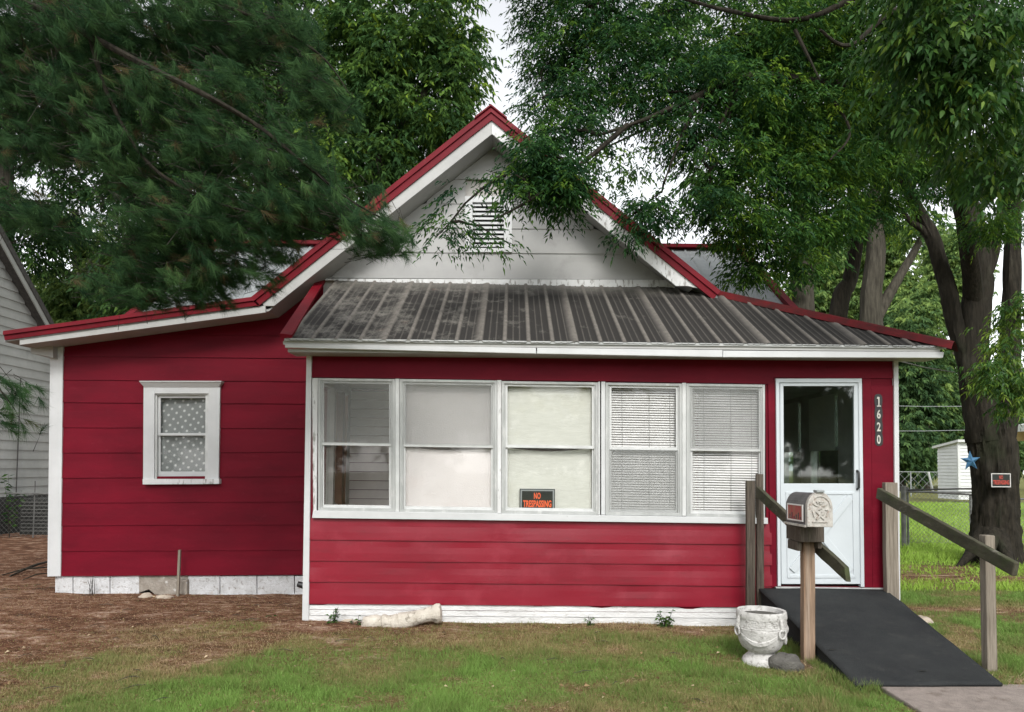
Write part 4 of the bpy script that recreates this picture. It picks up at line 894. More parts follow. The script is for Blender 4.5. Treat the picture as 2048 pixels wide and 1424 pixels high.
P_ = [U(300, 1166, LW-.05), U(350, 1158, LW-.05), U(374, 1160, LW-.05), U(374, 1192, LW-.05), U(310, 1190, LW-.05), U(296, 1178, LW-.05)]; b_.prism(P_, (0, .2, 0))
tag(b_.build('broken_block', M['rubble'], bevel=.008), 'broken grey concrete block lying in the foundation gap behind the stake', 'block')
b_ = MB(); b_.prism([U(278, 1151, LW+.02), U(376, 1151, LW+.02), U(376, 1170, LW+.02), U(345, 1163, LW+.02), U(315, 1168, LW+.02), U(296, 1180, LW+.02), U(276, 1186, LW+.02)], (0, .12, 0)); b_.build('crumbled_block', M['rubble'], house, bevel=.006)
sk0, sk1 = U(358.5, 1100, 8.72), G(360, 1206); b_ = MB(); b_.hexa([(sk0.x-.013, 8.70, 0), (sk0.x+.015, 8.70, 0), (sk0.x+.015, 8.735, 0), (sk0.x-.013, 8.735, 0), (sk0.x-.015, 8.72, sk0.z), (sk0.x+.012, 8.72, sk0.z), (sk0.x+.012, 8.75, sk0.z), (sk0.x-.015, 8.75, sk0.z)])
tag(b_.build('stake', M['woodpost'], bevel=.002), 'thin wooden stake standing upright against the left red wall', 'stake')
# downspout end by the porch corner
b_ = MB(); e0 = U(612, 1172, 8.1); b_.tube([e0+Vector((-.09, 0, .02)), e0+Vector((.0, .0, -.0)), e0+Vector((.06, 0, -.07))], [.03, .04, .045], 10); tag(b_.build('drain_elbow', M['black'], smooth=True), 'black plastic drain elbow poking out behind the porch corner', 'pipe')
# fallen pedestal
fp_ = root('fallen_pedestal', 'white plaster column pedestal lying on its side against the porch footing', 'pedestal', (G(810, 1255).x, 7.12, .03))
def lay(name, st, seg=28):
    b_ = MB(); rings = []
    for (px, py, rp) in st:
        c = U(px, py, 7.12); rings.append((c, rp/F*7.12))
    V = []; ax = (rings[-1][0]-rings[0][0]).normalized(); n_ = ax.cross(Vector((0, 1, 0))).normalized(); m_ = Vector((0, 1, 0))
    for c, r_ in rings:
        for k in range(seg): t = 2*math.pi*k/seg; k_ = 1+.22*(float(vn(t*2.5+c.x*9, c.x*40))-.5)+.10*(float(vn(t*7, c.x*90))-.5); V.append(c+(n_*math.cos(t)+m_*math.sin(t)*.9)*r_*k_)
    n2 = len(rings); b_.add(V, [(i*seg+k, i*seg+(k+1) % seg, (i+1)*seg+(k+1) % seg, (i+1)*seg+k) for i in range(n2-1) for k in range(seg)]+[tuple(reversed(range(seg))), tuple((n2-1)*seg+k for k in range(seg))])
    return b_.build(name, M['plaster2'], fp_, smooth=True)
lay('shaft', [(800, 1243, 17), (812, 1241, 15.5), (830, 1236, 15), (850, 1231, 14.5), (866, 1228, 15)]); lay('flared_end', [(865, 1228, 15), (869, 1227, 17.5), (874, 1227, 18.5), (880, 1226, 18.5), (882, 1226, 17.5), (883, 1226, 12)])
lay('collar', [(764, 1247, 15), (767, 1247, 17.5), (775, 1247, 17), (777, 1247, 15.5), (786, 1247, 17), (793, 1246, 17.5), (797, 1246, 15), (802, 1246, 16)]); lay('broken_end', [(724, 1250, 8), (728, 1247, 13), (742, 1245, 15), (755, 1245, 15), (764, 1246, 13)])
# branch litter at far left
for i, (a, b, r_) in enumerate((((20, 1152), (102, 1122), .018), ((5, 1150), (96, 1134), .012), ((45, 1160), (100, 1146), .009))):
    A, B = G(*a, .04), G(*b, .05); b_ = MB(); b_.tube([A, A.lerp(B, .4)+Vector((0, .05, .03)), A.lerp(B, .7)+Vector((0, -.03, .02)), B], [r_*.6, r_, r_, r_*.8], 6)
    tag(b_.build('fallen_branch', M['barkpale']), ['thickest fallen branch lying left of the white corner board', 'longer thin fallen branch below the thickest one at far left', 'shortest fallen twig on the brown ground at far left'][i], 'branch', 'fallen branches left of the house')
def twigs(name, lab, px, py, n, h, spread, m, seed, leafm=None, leafn=0, ls=.04, Yadd=0, group=None, fixedY=None):
    "small plant: stems plus leaves"
    c = G(px, py, .02) if fixedY is None else Vector((U(px, py, fixedY).x, fixedY, .02)); rs = random.Random(seed); r_ = root(name, lab, 'plant' if leafm else 'twigs', c, group); b_ = MB(); tips = []
    for k in range(n):
        a = rs.uniform(0, 6.28); L_ = h*rs.uniform(.6, 1.1); d = spread*rs.uniform(.2, 1); p0 = c+Vector((rs.uniform(-.03, .03), rs.uniform(-.02, .02), 0)); p2 = p0+Vector((math.cos(a)*d, math.sin(a)*d*.6, L_)); p1 = p0.lerp(p2, .5)+Vector((0, 0, L_*.12))
        b_.tube([p0, p1, p2], [.004, .003, .0018], 5); tips.append((p0, p1, p2))
    b_.build('stems', M['twig'] if not leafm else M['twig'], r_)
    if leafm:
        P0, D0, L0 = [], [], []
        for k in range(leafn):
            p0, p1, p2 = rs.choice(tips); u = rs.uniform(.25, 1.0); p_ = p0.lerp(p2, u); a = rs.uniform(0, 6.28); P0.append(p_); D0.append((math.cos(a), math.sin(a), rs.uniform(-.3, .6))); L0.append(ls*rs.uniform(.6, 1.2))
        leaves_mesh('leaves', np.array(P0), np.array(D0), np.array(L0), .36, rng.random(leafn)*.6+.15, leafm, r_, kind=leafn > 300)
    return r_

# ------------------------------------------------------------ foliage
def leaves_arrays(P, D, L, wr, hint=None, droop=.25):
    n = len(P); D = D/np.linalg.norm(D, axis=1, keepdims=True)
    rnd = rng.normal(size=(n, 3)); rnd[:, 2] += 1.2
    S = np.cross(D, rnd); S /= np.linalg.norm(S, axis=1, keepdims=True)+1e-9; Nn = np.cross(S, D); Lc = L[:, None]; W = Lc*wr
    a = P+D*Lc*.42+S*W*.5+Nn*W*.14; c = P+D*Lc*.42-S*W*.5+Nn*W*.14; t = P+D*Lc; t[:, 2] -= L*droop
    V = np.stack([P, a, t, c], 1).reshape(-1, 3); b = np.arange(n)*4
    Fc = np.concatenate([np.stack([b, b+1, b+2], 1), np.stack([b, b+2, b+3], 1)]); return V, Fc
def leaves_mesh(name, P, D, L, wr, tint, m, parent, kind=True):
    V, Fc = leaves_arrays(P, D, L, wr); o = npmesh(name, V, Fc, m, parent, tint=np.repeat(np.clip(tint, 0, 1), 4), origin=tuple(P.mean(0)))
    if kind: o['kind'] = 'stuff'
    return o
def ell(px, py, rx, ry_, Yp, dY):
    c = U(px, py, Yp); k = Yp/F; return c, np.array([rx*k, dY, ry_*k])
def crown_points(E, dens, sub=.30, subn=(6, 12), seed=0):
    "E: ellipsoids (px,py,rx,ry,Y,dY[,density]); returns spray centres + outward dirs + per-spray tint"
    P, D, T = [], [], []
    for e in E:
        c, r_ = ell(*e[:6]); k = e[6] if len(e) > 6 else 1.0
        vol = (r_[0]*r_[2])*math.pi; ns = max(2, int(vol*dens*k/9)); c = np.array(c)
        cc = rng.normal(size=(ns, 3)); cc /= np.linalg.norm(cc, axis=1, keepdims=True); cc *= (rng.random((ns, 1))**.45); sc = c+cc*r_
        for q, o_ in zip(sc, cc):
            m_ = rng.integers(subn[0], subn[1]); s_ = sub*rng.uniform(.5, 1.1)
            pts = q+rng.normal(size=(m_, 3))*np.array([s_, s_, s_*.55])*.55; P.append(pts); d = pts-q+o_*.25*s_; d[:, 2] -= .12*s_; D.append(d); T.append(np.full(m_, rng.normal(0, .19))+rng.normal(0, .06, m_))
    return np.concatenate(P), np.concatenate(D), np.concatenate(T)
def foliage(name, E, dens, leaf, m, parent, tint0=.4, wr=.34, per=9, rach=.22, sub=.30, hang=.5):
    P, D, T = crown_points(E, dens, sub); n = len(P)
    D = D/(np.linalg.norm(D, axis=1, keepdims=True)+1e-6); D[:, 2] = D[:, 2]*.5-.25; D /= np.linalg.norm(D, axis=1, keepdims=True)
    S = np.cross(D, np.array([0, 0, 1.0])); S /= np.linalg.norm(S, axis=1, keepdims=True)+1e-6
    AP, AD, AL, AT = [], [], [], []
    for k in range(per):
        t = (k//2+.6)/((per+1)//2); side = (1 if k % 2 else -1) if k < per-1 else 0
        p_ = P+D*rach*t; p_[:, 2] -= rach*.35*t*t; d = D*(.55 if side else 1)+S*side*.8+rng.normal(0, .22, (n, 3)); d[:, 2] -= hang*rng.uniform(.4, 1.2, n)
        AP.append(p_+rng.normal(0, .012, (n, 3))); AD.append(d); AL.append(leaf*rng.uniform(.65, 1.2, n)); AT.append(tint0+T+rng.normal(0, .10, n))
    return leaves_mesh(name, np.concatenate(AP), np.concatenate(AD), np.concatenate(AL), wr, np.concatenate(AT), m, parent)
def limb(P, rad, m, parent, name='limb', seg=12, sub=10, rough_=.10, seed=0, w=1.0, flare=0):
    "tapered limb through points, with ridged bark"
    P = [Vector(p) for p in P]; pts = []; rs = []
    for i in range(len(P)-1):
        p0 = P[max(i-1, 0)]; p1 = P[i]; p2 = P[i+1]; p3 = P[min(i+2, len(P)-1)]
        for k in range(sub):
            t = k/sub; pts.append(.5*((2*p1)+(p2-p0)*t+(2*p0-5*p1+4*p2-p3)*t*t+(3*p1-p0-3*p2+p3)*t**3)); rs.append(lerp(rad[i], rad[i+1], t))
    pts.append(P[-1]); rs.append(rad[-1]); V = []; n = len(pts)
    for i in range(n):
        d = (pts[min(i+1, n-1)]-pts[max(i-1, 0)]).normalized(); a = d.cross(Vector((0, 1, .05))); 
        if a.length < .1: a = d.cross(Vector((1, 0, 0)))
        a.normalize(); b = d.cross(a)
        for k in range(seg):
            t = 2*math.pi*k/seg; l_ = i*.4
            kk = 1+rough_*(float(vn(k*.9+seed*13, l_*.35+seed))-.5)*2+rough_*.5*(float(vn(k*1.0+seed*7, l_*1.6))-.5)*2
            V.append(pts[i]+(a*math.cos(t)+b*math.sin(t))*rs[i]*kk)
    b_ = MB(); b_.add(V, [(i*seg+k, i*seg+(k+1) % seg, (i+1)*seg+(k+1) % seg, (i+1)*seg+k) for i in range(n-1) for k in range(seg)]+[tuple(range(seg)), tuple(reversed([(n-1)*seg+k for k in range(seg)]))])
    return b_.build(name, m, parent, smooth=True)
def twig_to(parent, frm, E, m, r0=.03, name='branch'):
    "thin branches from the nearest of the given skeleton points to each crown clump"
    for e in E:
        c = U(e[0], e[1], e[4]); a = min(frm, key=lambda p_: (p_-c).length); 
        if (c-a).length < .25: continue
        mid = a.lerp(c, .5)+Vector((random.uniform(-.12, .12), random.uniform(-.12, .12), .12*(c-a).length)); 
        rr_ = min(r0, .012+.012*(c-a).length); ext = c+(c-mid).normalized()*.25
        b_ = MB(); b_.tube([a, a.lerp(mid, .5)+Vector((0, 0, .02)), mid, mid.lerp(c, .5)+Vector((0, 0, .03)), c, ext], [rr_, rr_*.85, rr_*.65, rr_*.5, rr_*.35, rr_*.15], 6); b_.build(name, m, parent, smooth=True)
        frm.append(mid); frm.append(c)

# big tree by the drive, right of the house
TY = 12.6
bt = root('shade_tree', 'large dark-barked shade tree with forked trunk and overhanging leafy limbs right of the house', 'tree', (G(1992, 1118).x, TY, 0))
k = TY/F
def T_(px, py, dy=0): return U(px, py, TY+dy)
pts0 = [T_(1988, 1150), T_(1990, 1100), T_(1991, 1040), T_(1990, 960), T_(1984, 880), T_(1975, 830)]
limb(pts0, [62*k, 46*k, 40*k, 39*k, 41*k, 38*k], M['bark'], bt, 'trunk', 60, 14, .09, 1)
for (dx, dy_, s) in ((-62, -.35, 1), (60, -.3, 2), (-20, -.62, 3), (30, -.6, 4)):   # root flare
    limb([T_(1989+dx*.3, 1065, dy_*.35), T_(1989+dx*.75, 1105, dy_*.8), T_(1989+dx*1.3, 1142, dy_*1.5)], [.15, .09, .015], M['bark'], bt, 'root', 14, 8, .14, s)
limb([T_(1976, 880), T_(1960, 800), T_(1945, 730), T_(1948, 640), T_(1955, 560), T_(1948, 480), T_(1930, 410), T_(1917, 364)], [38*k, 30*k, 28*k, 27*k, 27*k, 25*k, 22*k, 21*k], M['bark'], bt, 'limb', 26, 8, .13, 2)
limb([T_(1948, 760), T_(1925, 690), T_(1908, 640), T_(1898, 590), T_(1884, 541), T_(1866, 480), T_(1838, 425), T_(1800, 340, -.6), T_(1770, 230, -1.4), T_(1740, 90, -2.2)], [24*k, 18*k, 16*k, 16*k, 15*k, 14*k, 12*k, 10*k, 8*k, 5*k], M['bark'], bt, 'limb', 18, 7, .13, 3)
limb([T_(1995, 900), T_(2014, 830), T_(2020, 760), T_(2020, 680), T_(2024, 560), T_(2026, 440), T_(2030, 300, -.5), T_(2030, 100, -1)], [26*k, 20*k, 19*k, 18*k, 16*k, 14*k, 12*k, 8*k], M['bark'], bt, 'limb', 18, 7, .13, 4)
limb([T_(1948, 600), T_(1985, 520), T_(2000, 440), T_(2015, 380)], [14*k, 11*k, 9*k, 7*k], M['bark'], bt, 'limb', 12, 6, .12, 5)
limb([T_(1876, 500), T_(1848, 462), T_(1818, 440), T_(1790, 400)], [10*k, 7*k, 5*k, 4*k], M['bark'], bt, 'limb', 10, 6, .12, 6)
mainl = [T_(1948, 690), T_(1950, 600, -.08), U(1905, 340, 11.3), U(1760, 200, 9.6), U(1620, 165, 8.8), U(1500, 152, 8.4), U(1400, 190, 8.2), U(1300, 235, 8.0), U(1200, 270, 7.9)]
limb(mainl, [.20, .15, .11, .085, .06, .045, .035, .025, .015], M['bark'], bt, 'limb', 10, 8, .1, 7)
l2 = [U(1900, 330, 11), U(1850, 120, 9), U(1800, 20, 8), U(1700, 90, 7.6), U(1640, 60, 7.4)]
limb(l2, [.07, .05, .032, .022, .014], M['bark'], bt, 'limb', 8, 8, .1, 8)
l3 = [U(1830, -60, 8), U(1700, 0, 8), U(1590, 40, 8), U(1450, 20, 8.2), U(1320, -10, 8.5), U(1180, 10, 8.8)]
limb(l3, [.045, .035, .028, .022, .016, .01], M['bark'], bt, 'limb', 8, 8, .1, 9)
for P_ in ([(1480, 155, 8.4), (1462, 215, 8.3), (1455, 260, 8.2)], [(1470, 160, 8.4), (1450, 230, 8.2), (1400, 330, 8.0)], [(1590, 60, 8.0), (1620, 120, 8), (1640, 160, 8)], [(1640, 165, 8.8), (1700, 260, 8.6), (1660, 320, 8.4)], [(1400, 190, 8.2), (1360, 280, 8.0), (1330, 360, 7.9)], [(1255, 250, 7.9), (1160, 330, 7.6), (1060, 400, 7.3), (985, 440, 7.2)]):
    limb([U(*q_) for q_ in P_], [.025, .016, .008], M['bark'], bt, 'branch', 6, 6, .08, 3) if len(P_) == 3 else limb([U(*q_) for q_ in P_], [.03, .022, .014, .007], M['bark'], bt, 'branch', 6, 6, .08, 3)
ER_ = [(1070, 35, 40, 40, 9.5, .5, .8), (1110, 120, 55, 50, 9.2, .6), (1160, 60, 50, 55, 9.0, .6), (1085, 195, 40, 35, 9, .5, .7), (1165, 200, 55, 45, 8.8, .6), (1240, 110, 60, 60, 8.8, .7), (1220, 20, 50, 30, 9, .6), (1105, 260, 55, 35, 8.3, .5), (1190, 262, 48, 26, 8.2, .5, .7),
       (1075, 330, 50, 38, 7.6, .4, 2.2), (1115, 370, 48, 32, 7.6, .4, 2.4), (1040, 385, 25, 20, 7.4, .25), (1010, 350, 24, 18, 7.4, .2, .7), (900, 445, 28, 22, 7.2, .2, .8), (885, 480, 14, 16, 7.2, .15, .7), (985, 470, 14, 22, 7.2, .15, .8), (930, 385, 20, 12, 7.2, .15, .4), (1130, 415, 30, 14, 7.6, .2, .8),
       (1300, 195, 60, 50, 8.5, .6), (1355, 105, 50, 40, 8.6, .6), (1420, 165, 60, 50, 8.5, .6), (1290, 50, 45, 30, 9, .6, .7), (1390, 250, 60, 38, 8.3, .6), (1390, 310, 40, 40, 8.2, .5, .6), (1290, 415, 35, 35, 8.2, .4, .8), (1250, 460, 28, 22, 8.2, .4, .6), (1330, 420, 38, 32, 8.3, .5, .7), (1420, 400, 45, 40, 8.4, .5, .8),
       (1470, 70, 60, 60, 8.8, .7), (1480, 200, 70, 60, 8.6, .7), (1480, 320, 65, 60, 8.6, .7), (1475, 440, 60, 55, 8.8, .6), (1560, 90, 70, 70, 8.8, .7), (1570, 225, 80, 70, 9, .8), (1560, 350, 80, 70, 9.2, .8), (1545, 465, 70, 55, 9.2, .7), (1500, 540, 40, 34, 9.4, .5, .9), (1590, 520, 50, 30, 9.6, .5, .9),
       (1650, 60, 80, 70, 8.8, .8), (1660, 210, 80, 75, 9.2, .8), (1660, 345, 75, 65, 9.6, .8), (1655, 450, 60, 40, 9.8, .7), (1750, 60, 80, 60, 9.2, .8), (1760, 180, 70, 70, 9.6, .8), (1765, 310, 60, 60, 10, .8), (1770, 410, 50, 35, 10.5, .6, .8), (1870, 340, 60, 50, 10.5, .7, .9), (1960, 330, 60, 60, 10.5, .7), (2030, 250, 60, 80, 10, .7), (1900, 180, 80, 70, 10, .8), (1870, 50, 80, 60, 9.5, .8), (2000, 60, 80, 70, 9.5, .8), (2000, 440, 50, 40, 11.2, .6, .9),
       (1360, 20, 50, 30, 9, .6, .5), (1150, -60, 200, 60, 9, .8, .6), (1500, -70, 200, 70, 9, .8, .7), (1850, -70, 200, 70, 8.5, .8, .8)]
sk_ = [Vector(p_) for p_ in mainl+l2+l3+[U(1060, 400, 7.3), U(1160, 330, 7.6), U(1330, 360, 7.9)]]
twig_to(bt, sk_, ER_[:-3], M['bark'])
foliage('foliage', [e for e in ER_ if e[0] < 1450], 1350, .068, M['leafdark'], bt, .32, .30, 9, .18, .19, .35)
foliage('foliage', [e for e in ER_ if e[0] >= 1450], 1000, .072, M['leafdark'], bt, .54, .30, 9, .18, .19, .35)
EL_ = [(2038, 630, 20, 50, 10.6, .4, .9), (2012, 690, 26, 30, 10.5, .3, .8), (2015, 745, 34, 34, 10.2, .35, 1.0), (1978, 738, 16, 12, 10.2, .2, .7), (2040, 790, 22, 40, 10.2, .35, .9), (1990, 775, 16, 12, 10.2, .2, .6)]
foliage('foliage', EL_, 950, .085, M['leafnear'], bt, .62, .30, 9, .18, .2, .7)
twig_to(bt, [T_(2024, 560), T_(2020, 690, -.4)], EL_, M['bark'], .02)
# close leaves hanging at the top right corner
EN = [(1840, 70, 70, 60, 5.6, .3, .9), (1930, 60, 70, 60, 5.4, .3, 1), (2010, 120, 50, 80, 5.4, .3, 1), (1880, 160, 60, 50, 5.6, .3, .9), (1960, 210, 60, 50, 5.6, .3, .9), (1830, 230, 40, 50, 5.8, .3, .7), (2020, 300, 40, 70, 5.8, .3, .9), (1930, 300, 40, 40, 6, .3, .6), (1990, 380, 30, 28, 6, .25, .6), (1900, -50, 160, 60, 5.4, .4, .6)]
limb([U(2100, -120, 7.2), U(2040, -40, 6), U(1960, 20, 5.6), U(1880, 90, 5.5), U(1830, 160, 5.6)], [.03, .022, .016, .01, .005], M['twig'], bt, 'branch', 6, 6, .06, 2)
limb([U(2120, 60, 7), U(2060, 130, 6), U(2000, 230, 5.7), U(1990, 350, 5.9)], [.025, .018, .012, .005], M['twig'], bt, 'branch', 6, 6, .06, 4)
foliage('foliage', EN, 800, .085, M['leafnear'], bt, .42, .36, 9, .24, .16, .8)

# single big leaves that can be told apart
lm = MB(); W6 = [(0, 0), (.18, .13), (.42, .19), (.7, .13), (1, 0)]; V = []; Fq = []
for i, (t, w_) in enumerate(W6): V += [(t, w_, .05*w_/.19-.16*t*t), (t, 0, -.16*t*t), (t, -w_, .05*w_/.19-.16*t*t)]
for i in range(4): Fq += [(i*3, i*3+1, i*3+4, i*3+3), (i*3+1, i*3+2, i*3+5, i*3+4)]
lmes = []
for tn in (.35, .55, .85):
    me = bpy.data.meshes.new('leaf'); me.from_pydata(V, [], Fq); a = me.attributes.new('tint', 'FLOAT', 'POINT'); a.data.foreach_set('value', [tn]*len(V)); me.materials.append(M['leafnear']); me.polygons.foreach_set('use_smooth', [True]*len(me.polygons)); lmes.append(me)
cps, cds, _ = crown_points([(e[0], e[1], e[2]*.9, e[3]*.9, e[4]-.28, .12, 1) for e in EN[:9]], 260, .14); sel = rng.permutation(len(cps))[:170]
for i in sel:
    o = link('leaf', lmes[int(rng.choice([0, 0, 1, 1, 1, 2]))], bt, cps[i]); d = Vector(cds[i]); d.z -= .10; s_ = rng.uniform(.075, .11); o.scale = (s_, s_*rng.uniform(.8, 1.1), s_)
    d = Vector((rng.normal(0, .5), rng.normal(0, .5)-.1, -abs(rng.normal(.6, .3)))); o.rotation_euler = (d.to_track_quat('X', 'Z') @ Matrix.Rotation(rng.uniform(-.7, .7), 4, 'X').to_quaternion()).to_euler()

# trees behind the house
def backtree(name, lab, trunk, rad, E, m='leafback', leaf=.16, dens=270, tint=.4, limbs=(), bark='barkpale', group='trees growing behind the house', sub=.4, wr=.42, cat='tree'):
    r_ = root(name, lab, cat, (trunk[0].x, trunk[0].y, 0), group)
    limb(trunk, rad, M[bark], r_, 'trunk', 22, 7, .12, int(rad[0]*100))
    sk = [Vector(q) for q in trunk[1:]]
    for (P_, ra) in limbs: limb(P_, ra, M[bark], r_, 'limb', 12, 6, .12, 5); sk += [Vector(q) for q in P_]
    twig_to(r_, sk, E, M['bark'], .07, 'branch')
    foliage('foliage', E, dens, leaf, M[m], r_, tint, wr, 7, .32, sub, .45); return r_
def g0(px, Yp): q = U(px, 950, Yp); return Vector((q.x, Yp, -.05))
Y1 = 17.0
backtree('broadleaf_tree', 'leafy green tree behind the steep left slope of the gable roof', [g0(760, Y1), U(755, 700, Y1), U(760, 450, Y1), U(740, 200, Y1)], [.34, .30, .25, .16],
         [(880, 60, 70, 70, Y1, 1.4, .9), (900, 170, 55, 60, Y1, 1.2), (850, 250, 70, 60, Y1, 1.2), (900, 250, 40, 45, Y1, 1, .8), (790, 120, 90, 80, Y1, 1.5), (760, 240, 80, 60, Y1, 1.5), (800, 330, 60, 40, Y1, 1.2), (700, 60, 90, 80, Y1, 1.5), (690, 200, 80, 80, Y1, 1.5), (690, 330, 80, 70, Y1, 1.5), (750, 360, 50, 40, Y1, 1, .7), (640, 430, 70, 60, Y1, 1.3), (620, 530, 50, 40, Y1-1, 1, .8), (930, 110, 25, 60, Y1, .8, .7), (800, -60, 160, 70, Y1, 1.5, .7)], tint=.52, limbs=[([U(750, 330, Y1), U(830, 220, Y1), U(880, 120, Y1)], [.14, .10, .05]), ([U(755, 400, Y1), U(680, 300, Y1), U(620, 200, Y1)], [.12, .09, .05])])
Y2 = 19.0
backtree('broadleaf_tree', 'dense green tree behind the low left roof', [g0(440, Y2), U(445, 700, Y2), U(430, 450, Y2), U(450, 150, Y2)], [.36, .32, .26, .15],
         [(560, 80, 100, 90, Y2, 1.6), (540, 240, 100, 90, Y2, 1.6), (560, 390, 90, 70, Y2, 1.6), (540, 500, 60, 50, Y2-1, 1.2), (420, 100, 100, 90, Y2, 1.6), (400, 270, 100, 90, Y2, 1.6), (400, 420, 90, 80, Y2, 1.6), (430, 540, 70, 50, Y2, 1.4), (300, 180, 80, 90, Y2, 1.6), (290, 370, 70, 80, Y2, 1.5), (320, 520, 70, 60, Y2, 1.4), (480, -60, 200, 70, Y2, 1.6, .7), (250, 590, 60, 50, Y2, 1.2), (340, 620, 90, 40, Y2, 1.2)], tint=.34)
Y3 = 24.0
backtree('broadleaf_tree', 'yellow-green tree between the neighbour roof and the low left roof', [g0(150, Y3), U(150, 800, Y3), U(160, 600, Y3), U(150, 420, Y3)], [.30, .25, .2, .1],
         [(110, 560, 50, 40, Y3, 1.4, .8), (170, 600, 60, 50, Y3, 1.4), (230, 560, 50, 60, Y3, 1.4), (90, 620, 40, 40, Y3, 1.3), (200, 500, 60, 40, Y3, 1.5, .8), (180, 660, 80, 40, Y3, 1.3), (150, 440, 70, 40, Y3, 1.3, .5), (90, 700, 60, 40, Y3, 1.3)], m='leaffar', tint=.72, leaf=.17)
Y4 = 20.5
backtree('broadleaf_tree', 'dark tree behind the white neighbour house at far left', [g0(20, Y4), U(20, 700, Y4), U(10, 400, Y4), U(30, 150, Y4)], [.3, .26, .2, .1],
         [(60, 120, 100, 90, Y4, 1.6), (180, 90, 80, 90, Y4, 1.6), (60, 270, 80, 60, Y4, 1.5), (180, 260, 70, 60, Y4, 1.5), (150, 370, 50, 40, Y4, 1.3, .6), (20, 420, 50, 60, Y4, 1.3, .9), (110, 450, 50, 40, Y4, 1.2, .8), (60, 500, 50, 40, Y4, 1.2, .7), (100, -50, 200, 70, Y4, 1.6, .7)], tint=.25)
# three trunks standing behind the porch roof
Y5 = 17.5
backtree('broadleaf_tree', 'tree with straight brown trunk nearest the grey rear roof', [g0(1612, Y5), U(1610, 700, Y5), U(1603, 560, Y5), U(1600, 430, Y5), U(1590, 250, Y5)], [.30, .27, .24, .2, .12],
         [(1180, 310, 50, 40, 22, 1.5, .25), (1250, 330, 50, 40, 22, 1.5, .25), (1340, 60, 70, 70, Y5, 1.4, .5), (1480, 130, 80, 80, Y5, 1.4, .5), (1600, 60, 90, 80, Y5, 1.4, .8), (1540, 250, 80, 80, Y5, 1.4, .7), (1640, 300, 70, 70, Y5, 1.3, .6), (1420, 380, 60, 50, Y5, 1.2, .6), (1560, 560, 50, 35, Y5, 1, .6), (1640, 470, 50, 50, Y5, 1.2, .7)], tint=.5, bark='barkpale', limbs=[([U(1606, 640, Y5), U(1620, 560, Y5), U(1660, 500, Y5), U(1690, 450, Y5)], [.12, .08, .06, .03])])
Y6 = 18.5
backtree('broadleaf_tree', 'tree with leaning dark trunk in the middle behind the porch roof', [g0(1655, Y6), U(1675, 640, Y6), U(1700, 560, Y6), U(1712, 470, Y6), U(1700, 330, Y6)], [.26, .22, .18, .16, .1],
         [(1720, 300, 70, 70, Y6, 1.3, .8), (1700, 180, 80, 80, Y6, 1.4, .8), (1750, 420, 60, 50, Y6, 1.2, .7), (1690, 430, 50, 40, Y6, 1.2, .6)], tint=.5, bark='bark')
Y7 = 17.0
backtree('broadleaf_tree', 'grey-trunked tree with a long limb slanting up to the right', [g0(1745, Y7), U(1745, 720, Y7), U(1742, 600, Y7), U(1752, 500, Y7), U(1745, 380, Y7)], [.30, .27, .22, .2, .12],
         [(1810, 330, 60, 50, Y7, 1.2, .7), (1760, 250, 70, 60, Y7, 1.3, .7), (1830, 450, 40, 30, Y7, 1, .6), (1850, 240, 70, 60, Y7, 1.2, .7)], tint=.62, limbs=[([U(1750, 640, Y7), U(1790, 570, Y7), U(1825, 510, Y7), U(1850, 460, Y7)], [.16, .11, .09, .06])])
# far trees on the right
Y8 = 52
for i, (px, py, rx, ry_, tn, lab) in enumerate(((1800, 800, 60, 150, .25, 'dark far tree just right of the white porch corner'), (1850, 690, 70, 110, .6, 'tall pale green far tree behind the shed'), (1900, 840, 60, 90, .42, 'rounded far tree directly left of the tin-star tree above the shed'), (2010, 850, 50, 80, .5, 'far tree seen right of the big forked trunk'), (1760, 560, 90, 110, .75, 'bright pale far tree seen between the slanting trunks'), (1650, 600, 70, 90, .7, 'bright pale far tree above the porch hip'), (1905, 560, 50, 100, .8, 'pale far tree glimpsed between the big tree forks'))):
    Yp = Y8+i*2; c_ = U(px, py, Yp)
    E = [(px+random.uniform(-.6, .6)*rx, py+random.uniform(-.8, .8)*ry_, rx*.55, ry_*.42, Yp+random.uniform(-2, 2), 2.2, .9) for _ in range(11)]+[(px, 915, rx*.9, 30, Yp, 2, 1)]
    backtree('far_tree', lab, [g0(px, Yp), U(px, 850, Yp), U(px, 700, Yp)], [.4, .3, .2], E, m='leaffar', tint=tn, leaf=.36, dens=60, sub=1.0, group='trees far beyond the back lawn')

